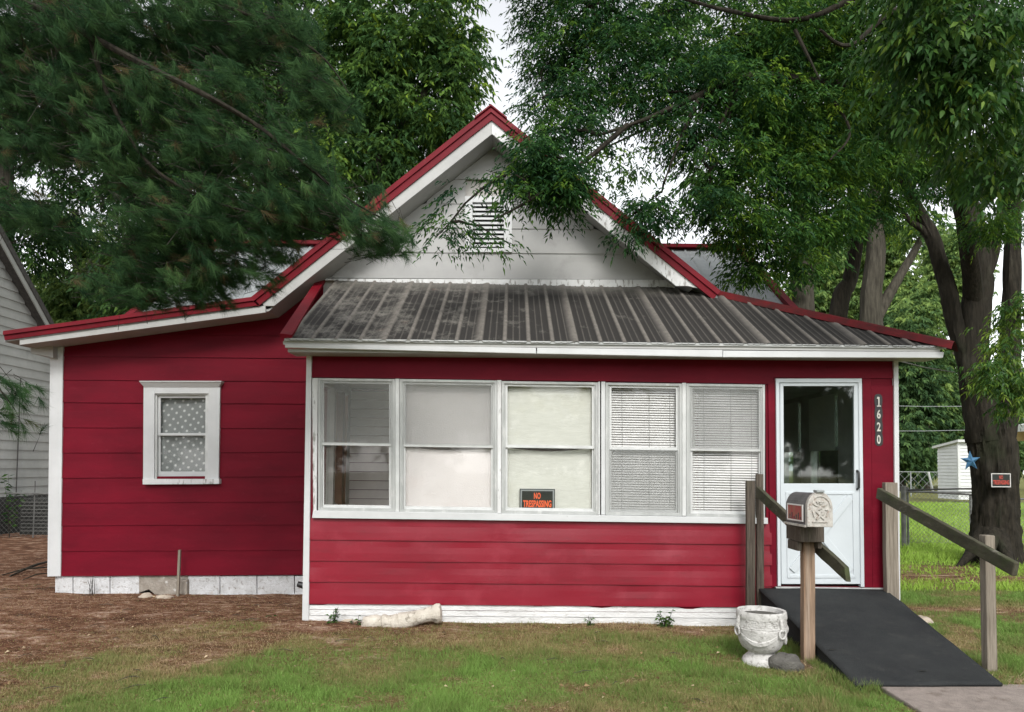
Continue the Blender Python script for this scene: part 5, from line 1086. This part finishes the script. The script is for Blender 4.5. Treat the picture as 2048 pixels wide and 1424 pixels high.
# white pine reaching in from the left
pr_t = root('pine_tree', 'white pine whose long drooping boughs hang in front of the upper left', 'tree', (-7.4, 4.2, 0))
limb([Vector((-7.4, 4.2, -.1)), Vector((-7.4, 4.25, 3)), Vector((-7.3, 4.3, 7)), Vector((-7.3, 4.3, 11))], [.34, .30, .24, .12], M['bark'], pr_t, 'trunk', 22, 10, .14, 12)
bough = [([(-7.3, 4.3, 5.6)], [(-150, -60, 5.6), (60, 10, 5.3), (180, 72, 5.1), (300, 135, 5.0), (420, 195, 5.0), (520, 255, 5.1), (600, 320, 5.2), (700, 400, 5.4), (800, 455, 5.5)], .055),
         ([(-7.3, 4.3, 4.6)], [(-150, 120, 5.9), (20, 190, 5.8), (150, 270, 5.7), (260, 380, 5.6), (380, 470, 5.6), (480, 545, 5.7)], .045),
         ([(-7.3, 4.3, 6.2)], [(-100, -160, 5.2), (150, -60, 5.2), (350, -20, 5.3), (520, 40, 5.4), (640, 110, 5.5), (700, 190, 5.6)], .045),
         ([(-7.3, 4.3, 3.6)], [(-120, 330, 6.0), (10, 280, 6), (80, 320, 5.9), (130, 360, 5.8)], .03),
         ([(-7.3, 4.3, 2.9)], [(-160, 640, 5.2), (-60, 720, 5.1), (0, 780, 5.1), (30, 820, 5.1)], .02),
         ([(-7.3, 4.3, 4.9)], [(180, 72, 5.1), (220, 200, 5.2), (300, 330, 5.3), (420, 400, 5.3), (560, 440, 5.4), (680, 480, 5.5)], .03)]
for s_, P_, r_ in bough:
    pts = [Vector(s_[0])] * (1 if P_[0][0] < 0 else 0) + [U(*q_) for q_ in P_]; n = len(pts); limb(pts, [.6*r_*(1-.85*i/(n-1)) for i in range(n)], M['bark'], pr_t, 'bough', 8, 6, .1, 3)
PE = [(60, 60, 100, 90, 5.4), (200, 60, 100, 80, 5.2), (60, 190, 100, 80, 5.6), (190, 200, 90, 80, 5.4), (330, 60, 100, 80, 5.4), (330, 200, 80, 60, 5.3), (120, 300, 90, 50, 5.7, .7), (250, 320, 80, 70, 5.5), (460, 60, 90, 80, 5.6), (460, 190, 80, 50, 5.4, .8), (420, 300, 90, 70, 5.4), (330, 430, 90, 70, 5.6), (450, 430, 90, 70, 5.5), (560, 330, 80, 60, 5.4), (580, 430, 80, 50, 5.5), (420, 530, 70, 45, 5.8, .8), (520, 510, 60, 35, 5.7, .7), (670, 420, 60, 45, 5.5, 1.1), (740, 470, 60, 38, 5.5, 1.2), (800, 480, 38, 26, 5.5, 1.0), (590, 90, 70, 60, 5.6), (630, 180, 60, 50, 5.6, .9), (690, 220, 40, 40, 5.7, .6), (600, 260, 60, 40, 5.6, .6), (250, 480, 60, 50, 5.8, .6), (640, 350, 50, 40, 5.5, .8), (15, 790, 24, 45, 5.1, 1), (5, 850, 26, 25, 5.1, .9), (30, 300, 60, 40, 5.9, .5), (760, 410, 30, 24, 5.6, .5), (470, 550, 50, 34, 5.8, 1), (380, 570, 60, 34, 5.9, 1), (300, 560, 50, 34, 5.9, 1), (350, 520, 70, 40, 5.9, 1), (240, 585, 60, 26, 5.9, 1), (320, 598, 60, 22, 5.9, 1), (410, 590, 60, 22, 5.9, 1), (20, 420, 70, 50, 6, .6), (100, 430, 60, 50, 5.9, .5), (540, 560, 30, 22, 5.8, .6), (560, 490, 50, 30, 5.7, .8)]
tp, td = [], []
for e in PE:
    c, r_ = ell(*e[:5], .45); kk = e[5] if len(e) > 5 else 1; n = int(r_[0]*r_[2]*math.pi*800*kk)
    q_ = rng.normal(size=(n, 3)); q_ /= np.linalg.norm(q_, axis=1, keepdims=True); q_ *= rng.random((n, 1))**.4; tp.append(np.array(c)+q_*r_)
    d = np.tile(np.array([.75, -.15, -.35]), (n, 1))+rng.normal(0, .42, (n, 3)); td.append(d)
tp = np.concatenate(tp); td = np.concatenate(td); td /= np.linalg.norm(td, axis=1, keepdims=True); nT = len(tp); K = 64
ntint = np.clip(.42+rng.normal(0, .22, nT), 0, .95); brown_ = rng.random(nT) < .03; ntint[brown_] = 1
u = np.cross(td, np.array([0, 0, 1.0])); u /= np.linalg.norm(u, axis=1, keepdims=True)+1e-6; v = np.cross(td, u)
ang = rng.uniform(0, 6.28, (nT, K)); sp_ = rng.uniform(.25, .95, (nT, K)); Ln = rng.uniform(.07, .115, (nT, K)); back = rng.uniform(0, .09, (nT, K))
dirn = td[:, None, :]*1.0+(u[:, None, :]*np.cos(ang)[..., None]+v[:, None, :]*np.sin(ang)[..., None])*sp_[..., None]; dirn /= np.linalg.norm(dirn, axis=2, keepdims=True)
p0 = tp[:, None, :]-td[:, None, :]*back[..., None]; tip = p0+dirn*Ln[..., None]; tip[..., 2] -= .018
sd_ = np.cross(dirn, rng.normal(size=(nT, K, 3))); sd_ /= np.linalg.norm(sd_, axis=2, keepdims=True); wd = .0014
V = np.stack([p0+sd_*wd, p0-sd_*wd, tip], 2).reshape(-1, 3); Fc = np.arange(len(V)).reshape(-1, 3)
o = npmesh('needles', V, Fc, M['needle'], pr_t, tint=np.repeat(np.clip(np.repeat(ntint, K)+rng.normal(0, .05, nT*K), 0, 1), 3), origin=tuple(tp.mean(0))); o['kind'] = 'stuff'
# twigs carrying the tufts
seg_v = []; st = tp - td*.22 + rng.normal(0, .02, tp.shape); wd2 = .0028
s2 = np.cross(td, rng.normal(size=td.shape)); s2 /= np.linalg.norm(s2, axis=1, keepdims=True); s3 = np.cross(td, s2)
A_ = [st+s2*wd2, st-s2*wd2*.5+s3*wd2*.86, st-s2*wd2*.5-s3*wd2*.86]; V = np.stack([A_[0], A_[1], A_[2], tp], 1).reshape(-1, 3); b = np.arange(nT)*4
Fc = np.concatenate([np.stack([b, b+1, b+3], 1), np.stack([b+1, b+2, b+3], 1), np.stack([b+2, b, b+3], 1)]); o = npmesh('twigs', V, Fc, M['twig'], pr_t, origin=tuple(tp.mean(0))); o['kind'] = 'stuff'

# small plants
twigs('weed', 'dark leafy weed climbing at the left end of the porch footing', 664, 1246, 6, .19, .07, None, 3, M['leafdark'], 46, .05, fixedY=7.2)
twigs('weed', 'bushy green weed growing against the footing near the urn', 1328, 1258, 9, .20, .13, None, 5, M['leafnear'], 110, .05, fixedY=7.18)
twigs('weed', 'small weed at the footing halfway along the windows', 1180, 1248, 5, .13, .07, None, 6, M['leafnear'], 34, .045, fixedY=7.2)
twigs('weed', 'reddish broken weed beside the fallen pedestal', 713, 1250, 5, .14, .06, None, 7, M['leafdark'], 24, .045, fixedY=7.15)
twigs('weed', 'tuft of broad leaves at the right foot of the mailbox post', 1645, 1325, 6, .06, .06, None, 8, M['leafnear'], 26, .06)
twigs('sapling', 'thin leafy sapling in front of the neighbour siding at far left', 18, 1070, 5, 1.25, .28, None, 9, M['leafdark'], 90, .12, fixedY=15.2)
twigs('dead_twigs', 'cluster of dark dead twigs at the left white foundation blocks', 184, 1206, 6, .22, .07, None, 10, fixedY=8.8)
twigs('weed', 'low weed patch in the brown soil left of the porch corner', 552, 1240, 7, .05, .09, None, 12, M['leafdark'], 40, .05)

# unseen wood added across the street to darken the reflections in the glass
E = [(0, 0, 0, 0, 0, 0)]
wv, wd_, wl_2, wt = [], [], [], []
for k in range(46):
    cx_, cy_, cz_ = -46+k*2.05+random.uniform(-1, 1), -34+random.uniform(-3, 3), random.uniform(2, 7.5); nn = 420
    q_ = rng.normal(size=(nn, 3)); q_ /= np.linalg.norm(q_, axis=1, keepdims=True); q_ *= rng.random((nn, 1))**.4; wv.append(np.array([cx_, cy_, max(cz_, 2)])+q_*np.array([2.6, 1.8, 2.6])); wd_.append(rng.normal(size=(nn, 3)))
wv = np.concatenate(wv); wd_ = np.concatenate(wd_); o = leaves_mesh('added_street_wood', wv, wd_, np.full(len(wv), .8), .6, rng.random(len(wv))*.6, M['leafback'], None); tag(o, 'unseen broadleaf wood added behind the viewpoint to darken the window reflections', 'wood')

# ------------------------------------------------------------ neighbours, fences, shed
nb = root('neighbour_house', 'pale clapboard neighbour house with dark roof edge at far left', 'house', (0, 0, 0)); NX = -10.9; NYE = 18.6   # local x runs along world y
def nxy(px, py): Yp = NX*F/(px-1024); return Vector((Yp-NYE, 0, U(px, py, Yp).z))
na, nc = nxy(-6, 530), nxy(70, 655)
def nclip(x): return na.z+(nc.z-na.z)*(x-na.x)/(nc.x-na.x)
z = .82; i = 0; dzn = .203
while z < 9:
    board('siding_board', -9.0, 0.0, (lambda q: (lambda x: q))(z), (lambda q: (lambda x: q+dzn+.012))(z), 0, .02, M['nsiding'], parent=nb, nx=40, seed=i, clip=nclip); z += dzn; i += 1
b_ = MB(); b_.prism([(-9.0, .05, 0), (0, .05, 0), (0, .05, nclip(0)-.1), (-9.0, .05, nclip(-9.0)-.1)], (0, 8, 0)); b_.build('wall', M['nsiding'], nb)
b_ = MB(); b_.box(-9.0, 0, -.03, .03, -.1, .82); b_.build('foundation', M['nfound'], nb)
p_, q_ = -9.2, .45
b_ = MB(); b_.prism([(p_, -.32, nclip(p_)+.14), (q_, -.32, nclip(q_)+.14), (q_, -.32, nclip(q_)-.02), (p_, -.32, nclip(p_)-.02)], (0, 8, 0)); b_.build('roof', M['shingle'], nb)
b_ = MB(); b_.prism([(p_, -.29, nclip(p_)+.01), (q_, -.29, nclip(q_)+.01), (q_, -.29, nclip(q_)-.16), (p_, -.29, nclip(p_)-.16)], (0, .03, 0)); b_.build('bargeboard', M['nsiding'], nb)
nb.location = (NX, NYE, 0); nb.rotation_euler = (0, 0, math.pi/2); bpy.context.view_layer.update()
b_ = MB(); q = nxy(33, 900); b_.tube([(NX+.04, NYE+q.x, .8), (NX+.04, NYE+q.x, 3.4)], .012, 6); tag(b_.build('cable', M['blackpipe']), 'dark cable running down the neighbour clapboards', 'cable')
# condenser unit
ac = root('condenser_unit', 'dark air conditioner condenser behind the fence at far left', 'air conditioner', (U(70, 1060, 16.2).x, 16.2, .1)); q0, q1 = U(38, 1070, 15.9), U(116, 998, 15.9)
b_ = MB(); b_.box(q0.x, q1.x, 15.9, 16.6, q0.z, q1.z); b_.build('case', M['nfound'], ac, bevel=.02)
for k in range(9):
    z_ = lerp(q0.z+.08, q1.z-.08, k/8); b_ = MB(); b_.box(q0.x+.04, q1.x-.02, 15.885, 15.905, z_, z_+.018); b_.build('grille_slat', M['greymetal'], ac)
def chain(name, lab, Yp, x0, x1, z0, z1, m, pitch, r_, posts, group=None, slope=0, rail=.02, cat='fence'):
    f = root(name, lab, cat, ((x0+x1)/2, Yp, z0), group); b_ = MB(); H = z1-z0; x = x0-H
    while x < x1:
        for sgn in (1, -1):
            a = (x, z0) if sgn > 0 else (x, z1); b = (x+H, z1) if sgn > 0 else (x+H, z0)
            (ax_, az), (bx_, bz) = a, b
            if ax_ < x0: t = (x0-ax_)/(bx_-ax_); az = az+(bz-az)*t; ax_ = x0
            if bx_ > x1: t = (x1-ax_)/(bx_-ax_); bz = az+(bz-az)*t; bx_ = x1
            if bx_-ax_ > .01: b_.tube([(ax_, Yp, az), (bx_, Yp+.002*sgn, bz)], r_, 3, cap=False)
        x += pitch
    o = b_.build('wire_mesh', m, f); o['kind'] = 'stuff'
    b_ = MB(); b_.tube([(x0, Yp, z1), (x1, Yp, z1+slope)], rail, 8); b_.build('top_rail', m, f)
    for xp, h, rp in posts: b_ = MB(); b_.tube([(xp, Yp+.03, -.1), (xp, Yp+.03, h)], rp, 10); b_.build('post', m, f, smooth=True)
    return f
x_ = lambda px, Yp: U(px, 950, Yp).x
chain('chain_link_fence', 'chain link fence in front of the neighbour house at far left', 15.2, -10.86, x_(200, 15.2), .03, U(50, 987, 15.2).z, M['greymetal'], .10, .0022, [(x_(69, 15.2), U(69, 962, 15.2).z, .012), (-10.8, 1.2, .03)])
zt_g = U(1870, 978, 14.8).z
gt = chain('chain_link_gate', 'low chain link gate between the porch corner and the big tree', 14.8, x_(1812, 14.8), x_(1946, 14.8), .12, zt_g-.06, M['greymetal'], .085, .0032, [(x_(1943, 14.8), U(1943, 988, 14.8).z, .035), (x_(1816, 14.8), U(1816, 975, 14.8).z, .022)], cat='gate')
b_ = MB(); b_.tube([(x_(1806, 14.7), 14.7, -.1), (x_(1806, 14.7), 14.7, U(1806, 972, 14.7).z)], .048, 12); b_.build('post', M['greymetal'], gt, smooth=True)
b_ = MB(); b_.tube([U(1815, 980, 14.75), U(1950, 977, 14.2)], .016, 8); b_.build('cross_pipe', M['blackpipe'], gt)
b_ = MB(); b_.tube([U(1815, 982, 14.8), U(1950, 990, 14.8)], .018, 8); b_.build('cross_pipe', M['blackpipe'], gt)
chain('chain_link_fence', 'chain link fence running right from the big tree trunk', 14.8, x_(2030, 14.8), x_(2200, 14.8), .08, U(2040, 998, 14.8).z, M['greymetal'], .085, .0032, [(x_(2034, 14.8), 1.15, .03)])
chain('chain_link_fence', 'far silver chain link fence across the back lawn', 42, x_(1700, 42), x_(1885, 42), .1, U(1850, 944, 42).z, M['galv'], .5, .006, [(x_(px, 42), U(px, 943, 42).z, .035) for px in (1740, 1790, 1822, 1880)])
b_ = MB(); a = U(1857, 944, 38); b = U(1866, 985, 38); b_.tube([a, b], .05, 8); tag(b_.build('leaning_pole', M['shed']), 'white pole leaning by the far fence left of the shed', 'pole')
# shed
sh = root('garden_shed', 'small white vinyl shed with sloping roof beyond the gate', 'shed', (U(1915, 998, 34).x, 34, 0)); SY = 34
zb0 = U(1900, 999, SY).z; cx0 = U(1917, 900, SY).x; YB = 35.7; A1 = U(1917, 882, SY); A0 = U(1877, 894, YB); cxr = U(1990, 900, SY).x; zt1, zt0 = A1.z, A0.z
b_ = MB(); b_.prism([(cx0+.03, SY+.03, zb0), (cx0+.03, YB, zb0), (cx0+.03, YB, zt0-.05), (cx0+.03, SY+.03, zt1-.05)], (cxr-cx0, 0, 0)); b_.build('wall', M['shed'], sh)
n = 17
for i in range(n):
    z0 = lerp(zb0, zt1-.02, i/n); z1 = lerp(zb0, zt1-.02, (i+1)/n)
    board('siding_board', cx0+.06, cxr, (lambda q: (lambda x: q))(z0), (lambda q: (lambda x: q))(z1), SY+.026, .035, M['shed'], parent=sh, nx=3)
    zc1 = min(z1, zt0-.02)
    if z0 < zt0-.03:
        b_ = MB(); b_.hexa([(cx0-.01, SY+.06, z0), (cx0+.03, SY+.06, z0), (cx0+.03, YB, z0), (cx0-.01, YB, z0), (cx0+.022, SY+.06, z1), (cx0+.03, SY+.06, z1), (cx0+.03, YB, zc1), (cx0+.022, YB, zc1)]); b_.build('siding_board', M['shed'], sh)
b_ = MB(); b_.box(cx0-.05, cx0+.06, SY-.03, SY+.06, zb0, zt1); b_.build('corner_trim', M['shed'], sh)
b_ = MB(); b_.prism([(cx0-.14, SY-.2, zt1+.06), (cx0-.14, YB+.2, zt0+.03), (cx0-.14, YB+.2, zt0-.07), (cx0-.14, SY-.2, zt1-.05)], (cxr-cx0+.3, 0, 0)); b_.build('roof', M['shed'], sh)
# carport sliver at the right edge
cp = root('carport', 'tan-edged carport with white post at the far right edge', 'carport', (U(2060, 1000, 24).x, 24, 0))
a = U(2034, 850, 24); b_ = MB(); b_.prism([(a.x, 24, a.z), (a.x+4, 24, a.z+.9), (a.x+4, 24, a.z+.65), (a.x, 24, a.z-.22)], (0, -6, 0)); b_.build('roof', M['shed'], cp)
b_ = MB(); b_.prism([(a.x-.0, 24.05, a.z-.23), (a.x+4, 24.05, a.z+.6), (a.x+4, 24.05, a.z-.42), (a.x, 24.05, a.z-.52)], (0, .1, 0)); b_.build('fascia', M['tan'], cp)
b_ = MB(); b_.box(x_(2029, 24.2), x_(2037, 24.2), 24.2, 24.35, 0, a.z-.3); b_.build('post', M['shed'], cp)
# tin star on the trunk
sc_ = U(1941, 922, TY-.45); b_ = MB(); V = [sc_+Vector((0, -.05, 0)), sc_+Vector((0, .03, 0))]; 
for k in range(10):
    t = math.pi/2+math.pi*k/5+.06; r_ = (21 if k % 2 == 0 else 8.5)*(TY-.45)/F; V.append(sc_+Vector((r_*math.cos(t), 0, r_*math.sin(t))))
b_.add(V, [(0, 2+(k+1) % 10, 2+k) for k in range(10)]+[(1, 2+k, 2+(k+1) % 10) for k in range(10)])
tag(b_.build('tin_star', M['star']), 'blue five-pointed tin star hanging on the left of the big trunk', 'star')
# warning signs
def sign(lab, px0, py0, px1, py1, Yp, mt, mbord, words, bord=.09):
    a, b = U(px0, py1, Yp), U(px1, py0, Yp); w, h = b.x-a.x, b.z-a.z; r_ = root('warning_sign', lab, 'sign', ((a.x+b.x)/2, Yp, a.z)); e = .008
    b_ = MB(); b_.box(a.x, b.x, Yp, Yp+.004, a.z, b.z); b_.build('plate', M['signblack'], r_)
    b_ = MB(); t_ = h*bord
    b_.box(a.x+e, b.x-e, Yp-.003, Yp-.0005, b.z-e-t_, b.z-e); b_.box(a.x+e, b.x-e, Yp-.003, Yp-.0005, a.z+e, a.z+e+t_); b_.box(a.x+e, a.x+e+t_, Yp-.003, Yp-.0005, a.z+e+t_, b.z-e-t_); b_.box(b.x-e-t_, b.x-e, Yp-.003, Yp-.0005, a.z+e+t_, b.z-e-t_)
    b_.build('border', mbord, r_); c = Vector(((a.x+b.x)/2, Yp-.003, 0))
    text('lettering', words[0], (c.x, Yp-.003, a.z+h*.70), w*.19, h*.27, mt, r_, .03, .002); text('lettering', words[1], (c.x, Yp-.003, a.z+h*.36), w*.80, h*.30, mt, r_, .03, .002)
sign('black and orange no trespassing sign leaning inside a porch window', 1039, 978, 1110, 1024, PW+.030, M['orange'], M['signgrey'], ('NO', 'TRESPASSING'), .06)
sign('small faded no trespassing sign nailed to the big tree trunk', 1982, 946, 2022, 975, TY-.44, M['orange2'], M['signwhite'], ('NO', 'TRESPASSING'), .05)
b_ = MB(); b_.tube([U(1790, 720, 9), U(1850, 735, 11), U(1930, 748, 13)], .008, 6); tag(b_.build('service_cable', M['blackpipe']), 'black service cable from under the eave to the big tree', 'cable')
for i, (y0, y1) in enumerate(((810, 812), (862, 858))):
    b_ = MB(); b_.tube([U(1700, y0, 45), U(1850, (y0+y1)/2+2, 45), U(2050, y1, 45)], .018, 5); tag(b_.build('overhead_wire', M['galv']), ['upper thin overhead wire crossing in front of the far trees', 'lower thin overhead wire crossing in front of the far trees'][i], 'wire')

# ------------------------------------------------------------ grass and litter
def frustum_pts(n, y0, y1, pw=1.0, margin=.76):
    y = y0+(y1-y0)*rng.random(n)**pw; x = (rng.random(n)*2-1)*y*margin; return x, y
def blocked(x, y, z=.0):
    b = (y > PW-.02) & (x > PXL) & (x < PXR) | (y > LW-.03) & (x > xw0) & (x < PXR)
    t = (t0.y-y)/(t0.y-b0.y); rl = t0.x+(b0.x-t0.x)*t; rr_ = t1.x+(b1.x-t1.x)*t
    b |= (y > b0.y-.02) & (y <= PW) & (x > rl-.01) & (x < rr_+.01) 
    b |= (y <= b0.y+.02) & (x > xl-.02+rng.normal(0, .02, len(x))) & (x < xr+rng.normal(0, .02, len(x)))
    b |= (np.hypot(x-uc.x, y-uc.y) < .13)
    return b
def blades(name, n, y0, y1, h, w, pw=1.15, floor_=.10, kindmask=None):
    x, y = frustum_pts(n, y0, y1, pw); gmk = green_mask(x, y); keep = (rng.random(n) < floor_+(1-floor_)*gmk) & ~blocked(x, y) & ((y < 9.6) | (x > 3.0)); x, y, gmk = x[keep], y[keep], gmk[keep]; n = len(x)
    tall = .5+.6*fbm(x, y, 2.3)*gmk+.2*gmk+.9*(fbm(x+31, y, 5)>.60)*gmk
    H = h*tall*rng.uniform(.5, 1.25, n); W = w*rng.uniform(.7, 1.3, n)*(y/5.5)**.5; a = rng.uniform(0, 6.28, n); ln = H*rng.uniform(.15, .95, n); la = rng.uniform(0, 6.28, n)
    P = np.stack([x, y, ground_z(x, y)-.004], 1); s = np.stack([np.cos(a), np.sin(a), 0*a], 1)*W[:, None]; tip = P+np.stack([np.cos(la)*ln, np.sin(la)*ln, H], 1)
    V = np.stack([P-s, P+s, tip], 1).reshape(-1, 3); tn = np.clip(.10+.55*gmk+rng.normal(0, .15, n)+(fbm(x+5, y+3, 1.3)-.5)*1.1+.28*sstep(.56, .66, fbm(x+50, y*1.3, 1.2))+.25*(y > 12.2), 0, 1)  # tint lifted in the far yard to paint in its stronger daylight
    o = npmesh(name, V, np.arange(n*3).reshape(-1, 3), M['grass' if y0 < 9 else 'lawn'], tint=np.repeat(tn, 3)); o['kind'] = 'stuff'; return o
o = blades('grass', 520000, 4.55, 9.6, .032, .0026, 1.1); tag(o, 'short patchy lawn grass in front of the house', 'grass')
o = blades('grass', 260000, 9.6, 34, .07, .008, 1.0); tag(o, 'side yard grass behind the gate with stronger daylight put into its colour', 'grass')
# pine needles and dry litter
n = 260000; x, y = frustum_pts(n, 4.55, 12.5, 1.2); gmk = green_mask(x, y); keep = (rng.random(n) < (1-.85*gmk)*(.35+.9*fbm(x, y, 3))) & ~blocked(x, y) & (x < 3.2+rng.normal(0, .4, n)); x, y = x[keep], y[keep]; n = len(x)
a = rng.normal(0, .9, n); L_ = rng.uniform(.02, .06, n); W_ = rng.uniform(.0012, .0026, n)*(y/5.5)**.5; P = np.stack([x, y, ground_z(x, y)+rng.uniform(.002, .012, n)], 1); d = np.stack([np.cos(a), np.sin(a), rng.normal(0, .12, n)], 1); s = np.stack([-np.sin(a), np.cos(a), .3+0*a], 1)*W_[:, None]
V = np.stack([P-s, P+s, P+d*L_[:, None]], 1).reshape(-1, 3); o = npmesh('pine_litter', V, np.arange(n*3).reshape(-1, 3), M['litter'], tint=np.repeat(np.clip(rng.normal(.4, .28, n), 0, 1), 3)); o['kind'] = 'stuff'; tag(o, 'brown fallen pine needles covering the bare soil', 'litter')
# straw heaped at the mailbox post and the right rail post
for (cx, cy, rr_, nn, lab) in ((uc.x+.34, mY-.02, .17, 1500, 'straw-coloured needle litter round the mailbox post'), (3.80, 5.45, .16, 900, 'orange needle litter at the end of the right handrail')):
    x = cx+rng.normal(0, rr_*.6, nn); y = cy+rng.normal(0, rr_*.5, nn); a = rng.uniform(0, 6.28, nn); L_ = rng.uniform(.03, .07, nn); P = np.stack([x, y, ground_z(x, y)+rng.uniform(.0, .03, nn)], 1); d = np.stack([np.cos(a), np.sin(a), rng.normal(.1, .3, nn)], 1); s = np.stack([-np.sin(a), np.cos(a), .2+0*a], 1)*.0017
    V = np.stack([P-s, P+s, P+d*L_[:, None]], 1).reshape(-1, 3); o = npmesh('straw_litter', V, np.arange(nn*3).reshape(-1, 3), M['litter'], tint=np.repeat(np.clip(rng.normal(.75, .2, nn), 0, 1), 3)); o['kind'] = 'stuff'; tag(o, lab, 'litter')
# taller grass hiding the low left edge of the ramp
nn = 5200; t = rng.random(nn)**.8; x = lerp(t0.x, b0.x, t)-.05+rng.normal(0, .035, nn)+.05*t; y = lerp(t0.y, b0.y, t)+rng.normal(0, .05, nn)-.02*t; kp = (t > .35) & ((x < lerp(t0.x, b0.x, np.clip((t0.y-y)/(t0.y-b0.y), 0, 1))) | (y < b0.y)); x, y, t = x[kp], y[kp], t[kp]; nn = len(x)
x2 = rng.uniform(xl-.12, xl+.12, 900); y2 = rng.normal(b0.y-.01, .03, 900); x = np.concatenate([x, x2[x2 < b0.x+.16]]); y = np.concatenate([y, y2[x2 < b0.x+.16]]); nn = len(x)
H = rng.uniform(.03, .095, nn); a = rng.uniform(0, 6.28, nn); la = rng.uniform(0, 6.28, nn); P = np.stack([x, y, ground_z(x, y)-.004], 1); sv = np.stack([np.cos(a), np.sin(a), 0*a], 1)*.003; tip = P+np.stack([np.cos(la)*H*.5, np.sin(la)*H*.5, H], 1)
V = np.stack([P-sv, P+sv, tip], 1).reshape(-1, 3); o = npmesh('grass', V, np.arange(nn*3).reshape(-1, 3), M['grass'], tint=np.repeat(np.clip(rng.normal(.66, .16, nn), 0, 1), 3)); o['kind'] = 'stuff'; tag(o, 'taller unmown grass along the left edge of the ramp', 'grass')
# scattered dry leaves and twigs on the ground
nn = 420; x, y = frustum_pts(nn, 4.6, 8.9, 1.2); kp = ~blocked(x, y); x, y = x[kp], y[kp]; nn = len(x); P = np.stack([x, y, ground_z(x, y)+.012], 1); D = np.stack([rng.normal(size=nn), rng.normal(size=nn), rng.normal(0, .15, nn)], 1)
V, Fc = leaves_arrays(P, D, rng.uniform(.02, .05, nn), .5); o = npmesh('leaf_litter', V, Fc, leafmat('litter_leaf', [(0, (.10, .055, .03)), (.6, (.28, .19, .10)), (1, (.55, .45, .30))], .8, .1, .1), tint=np.repeat(rng.random(nn), 4)); o['kind'] = 'stuff'; tag(o, 'small dry leaves scattered over the lawn and bare soil', 'litter')
b_ = MB()
for i in range(60):
    yy = random.uniform(4.8, 9.5); xx = random.uniform(-.72*yy, 1.6); 
    if blocked(np.array([xx]), np.array([yy]))[0]: continue
    a_ = random.gauss(0, .8); l_ = random.uniform(.05, .22); z_ = gz(xx, yy)+.012; p_ = Vector((xx, yy, z_)); d_ = Vector((math.cos(a_), math.sin(a_), 0))*l_; b_.tube([p_, p_+d_*.5+Vector((0, 0, .012)), p_+d_], [.002, .0035, .0015], 4)
o = b_.build('twig_litter', M['barkpale']); o['kind'] = 'stuff'; tag(o, 'thin broken twigs scattered on the brown soil', 'litter')
# dry leaves lying on the ramp and the lawn
ll = leafmat('dry_leaf', [(0, (.30, .24, .14)), (1, (.45, .38, .24))], .8, .2, .1)
for i, (px, py, lab) in enumerate(((1846, 1346, 'larger pale dry leaf near the bottom of the ramp'), (1664, 1304, 'narrow dry leaf on the ramp beside the mailbox post'), (1604, 1198, 'small dry leaf high on the ramp left of the mailbox post'))):
    # on the ramp plane
    tt = (1371-py)/(1371-1178); p_ = b0.lerp(t0, tt); r0 = ray(px, py); nrm = (t1-t0).cross(b0-t0); tq = (t0-Vector((0, 0, EYE))).dot(nrm)/r0.dot(nrm); q_ = Vector((0, 0, EYE))+r0*tq+Vector((0, 0, .012))
    b_ = MB(); L_ = (.05, .045, .035)[i]; b_.add([q_+Vector((-L_, 0, .004)), q_+Vector((0, -.014, .010)), q_+Vector((L_, .004, .006)), q_+Vector((0, .014, .002))], [(0, 1, 2), (0, 2, 3)]); tag(b_.build('dry_leaf', ll), lab, 'leaf')
